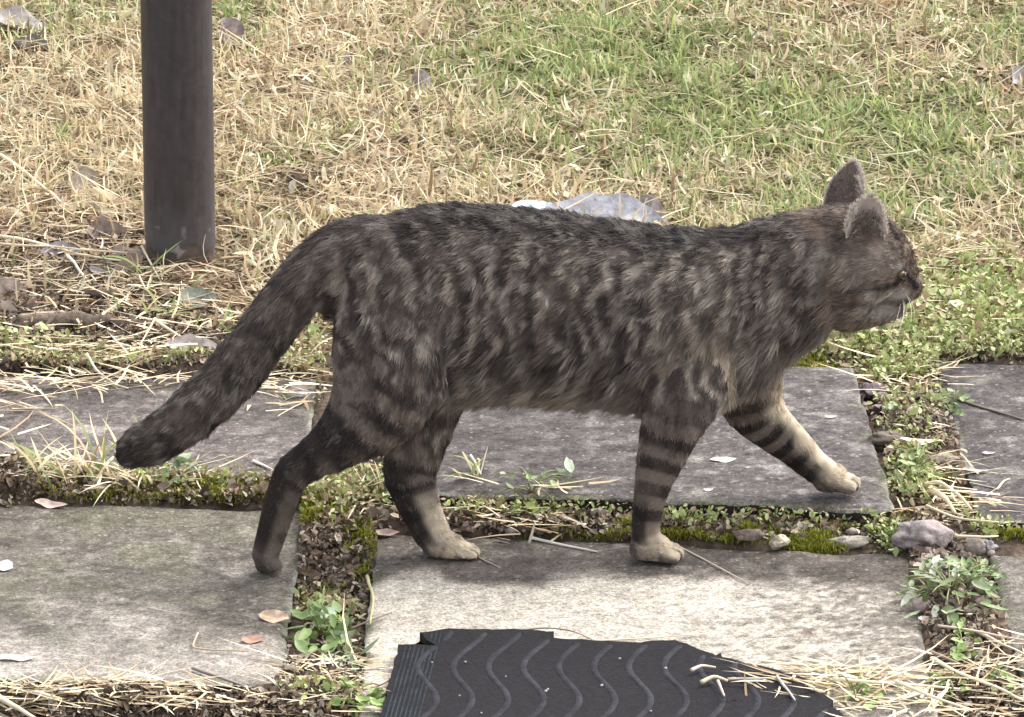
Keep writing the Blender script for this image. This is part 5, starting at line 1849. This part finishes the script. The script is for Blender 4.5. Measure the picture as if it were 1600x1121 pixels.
# pale hairs on the rims and long ones growing across the ear opening
for ei, (EV, isin, rimc, tcf) in enumerate(EARS_RIM):
    side_ok = np.ones(len(EV), bool) if ei == 0 else EV[:, 0] > EV[:, 0].mean() + .004
    rv = np.where((rimc > .75) & (tcf > .02) & side_ok)[0]
    rv = np.repeat(rv, 40 if ei == 0 else 70)
    ne = len(rv)
    cen = EV[(tcf > .3)].mean(0)
    inw = cen[None] - EV[rv]
    inw /= np.linalg.norm(inw, axis=1)[:, None]
    long_ = (RNG.uniform(0, 1, ne) < .30) & (tcf[rv] < .5)
    tip = np.where(long_[:, None], inw * .9 + np.array([[0, -.15, .45]]), -inw * .35 + np.array([[0, 0, .8]])) + RNG.normal(0, .25, (ne, 3))
    tip /= np.linalg.norm(tip, axis=1)[:, None]
    ln = np.where(long_, RNG.uniform(.007, .014, ne), RNG.uniform(.002, .004, ne))
    rp = EV[rv] + RNG.normal(0, .0009, (ne, 3))
    arr = np.stack([rp + tip * (ln * s)[:, None] for s in ss], 1)
    PTS = np.concatenate([PTS, arr])
    fc = np.concatenate([fc, np.array([[.80, .73, .66]]) * RNG.uniform(.6, 1.05, (ne, 1))])
    RAD = np.concatenate([RAD, np.full(ne, .00017)])
# tuft of soft hair growing out of the near ear's opening
EV, isin, rimc, tcf = EARS_RIM[0]
rv = np.where((isin > .5) & (rimc < .5) & (tcf < .45))[0]
rv = np.repeat(rv, 13)
ne = len(rv)
tip = np.array([[.15, -.55, .75]]) + RNG.normal(0, .28, (ne, 3))
tip /= np.linalg.norm(tip, axis=1)[:, None]
ln = RNG.uniform(.006, .016, ne)
rp = EV[rv] + RNG.normal(0, .0016, (ne, 3)) * np.array([[1, .3, 1]])
PTS = np.concatenate([PTS, np.stack([rp + tip * (ln * s)[:, None] for s in ss], 1)])
fc = np.concatenate([fc, np.where(RNG.uniform(0, 1, (ne, 1)) < .45, np.array([[.20, .16, .14]]), np.array([[.60, .53, .47]])) * RNG.uniform(.5, 1.2, (ne, 1))])
RAD = np.concatenate([RAD, np.full(ne, .00016)])
NF = len(PTS)
hc = bpy.data.hair_curves.new('fur')
hc.add_curves([NP] * NF)
hc.attributes['position'].data.foreach_set('vector', (PTS - cat_base).astype(np.float32).ravel())
ra = hc.attributes.get('radius') or hc.attributes.new('radius', 'FLOAT', 'POINT')
prof_r = np.array([1.0, .95, .75, .15])
ra.data.foreach_set('value', (RAD[:, None] * prof_r[None]).astype(np.float32).ravel())
ca = hc.attributes.new('col', 'FLOAT_COLOR', 'CURVE')
c4 = np.ones((NF, 4), np.float32)
c4[:, :3] = np.clip(fc, .005, .8)
ca.data.foreach_set('color', c4.ravel())
m, n, l, out = new_mat('fur')
a_ = n.new('ShaderNodeAttribute')
a_.attribute_name = 'col'
hi = n.new('ShaderNodeHairInfo')
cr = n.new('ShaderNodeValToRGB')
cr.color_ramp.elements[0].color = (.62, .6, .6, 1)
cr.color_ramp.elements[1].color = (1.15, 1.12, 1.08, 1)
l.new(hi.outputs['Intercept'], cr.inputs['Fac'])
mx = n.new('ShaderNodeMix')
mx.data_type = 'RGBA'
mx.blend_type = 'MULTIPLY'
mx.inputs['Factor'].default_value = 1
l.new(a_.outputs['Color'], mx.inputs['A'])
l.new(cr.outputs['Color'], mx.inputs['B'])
bs = n.new('ShaderNodeBsdfPrincipled')
bs.inputs['Roughness'].default_value = .5
bs.inputs['Specular IOR Level'].default_value = .3
l.new(mx.outputs['Result'], bs.inputs['Base Color'])
l.new(bs.outputs[0], out.inputs['Surface'])
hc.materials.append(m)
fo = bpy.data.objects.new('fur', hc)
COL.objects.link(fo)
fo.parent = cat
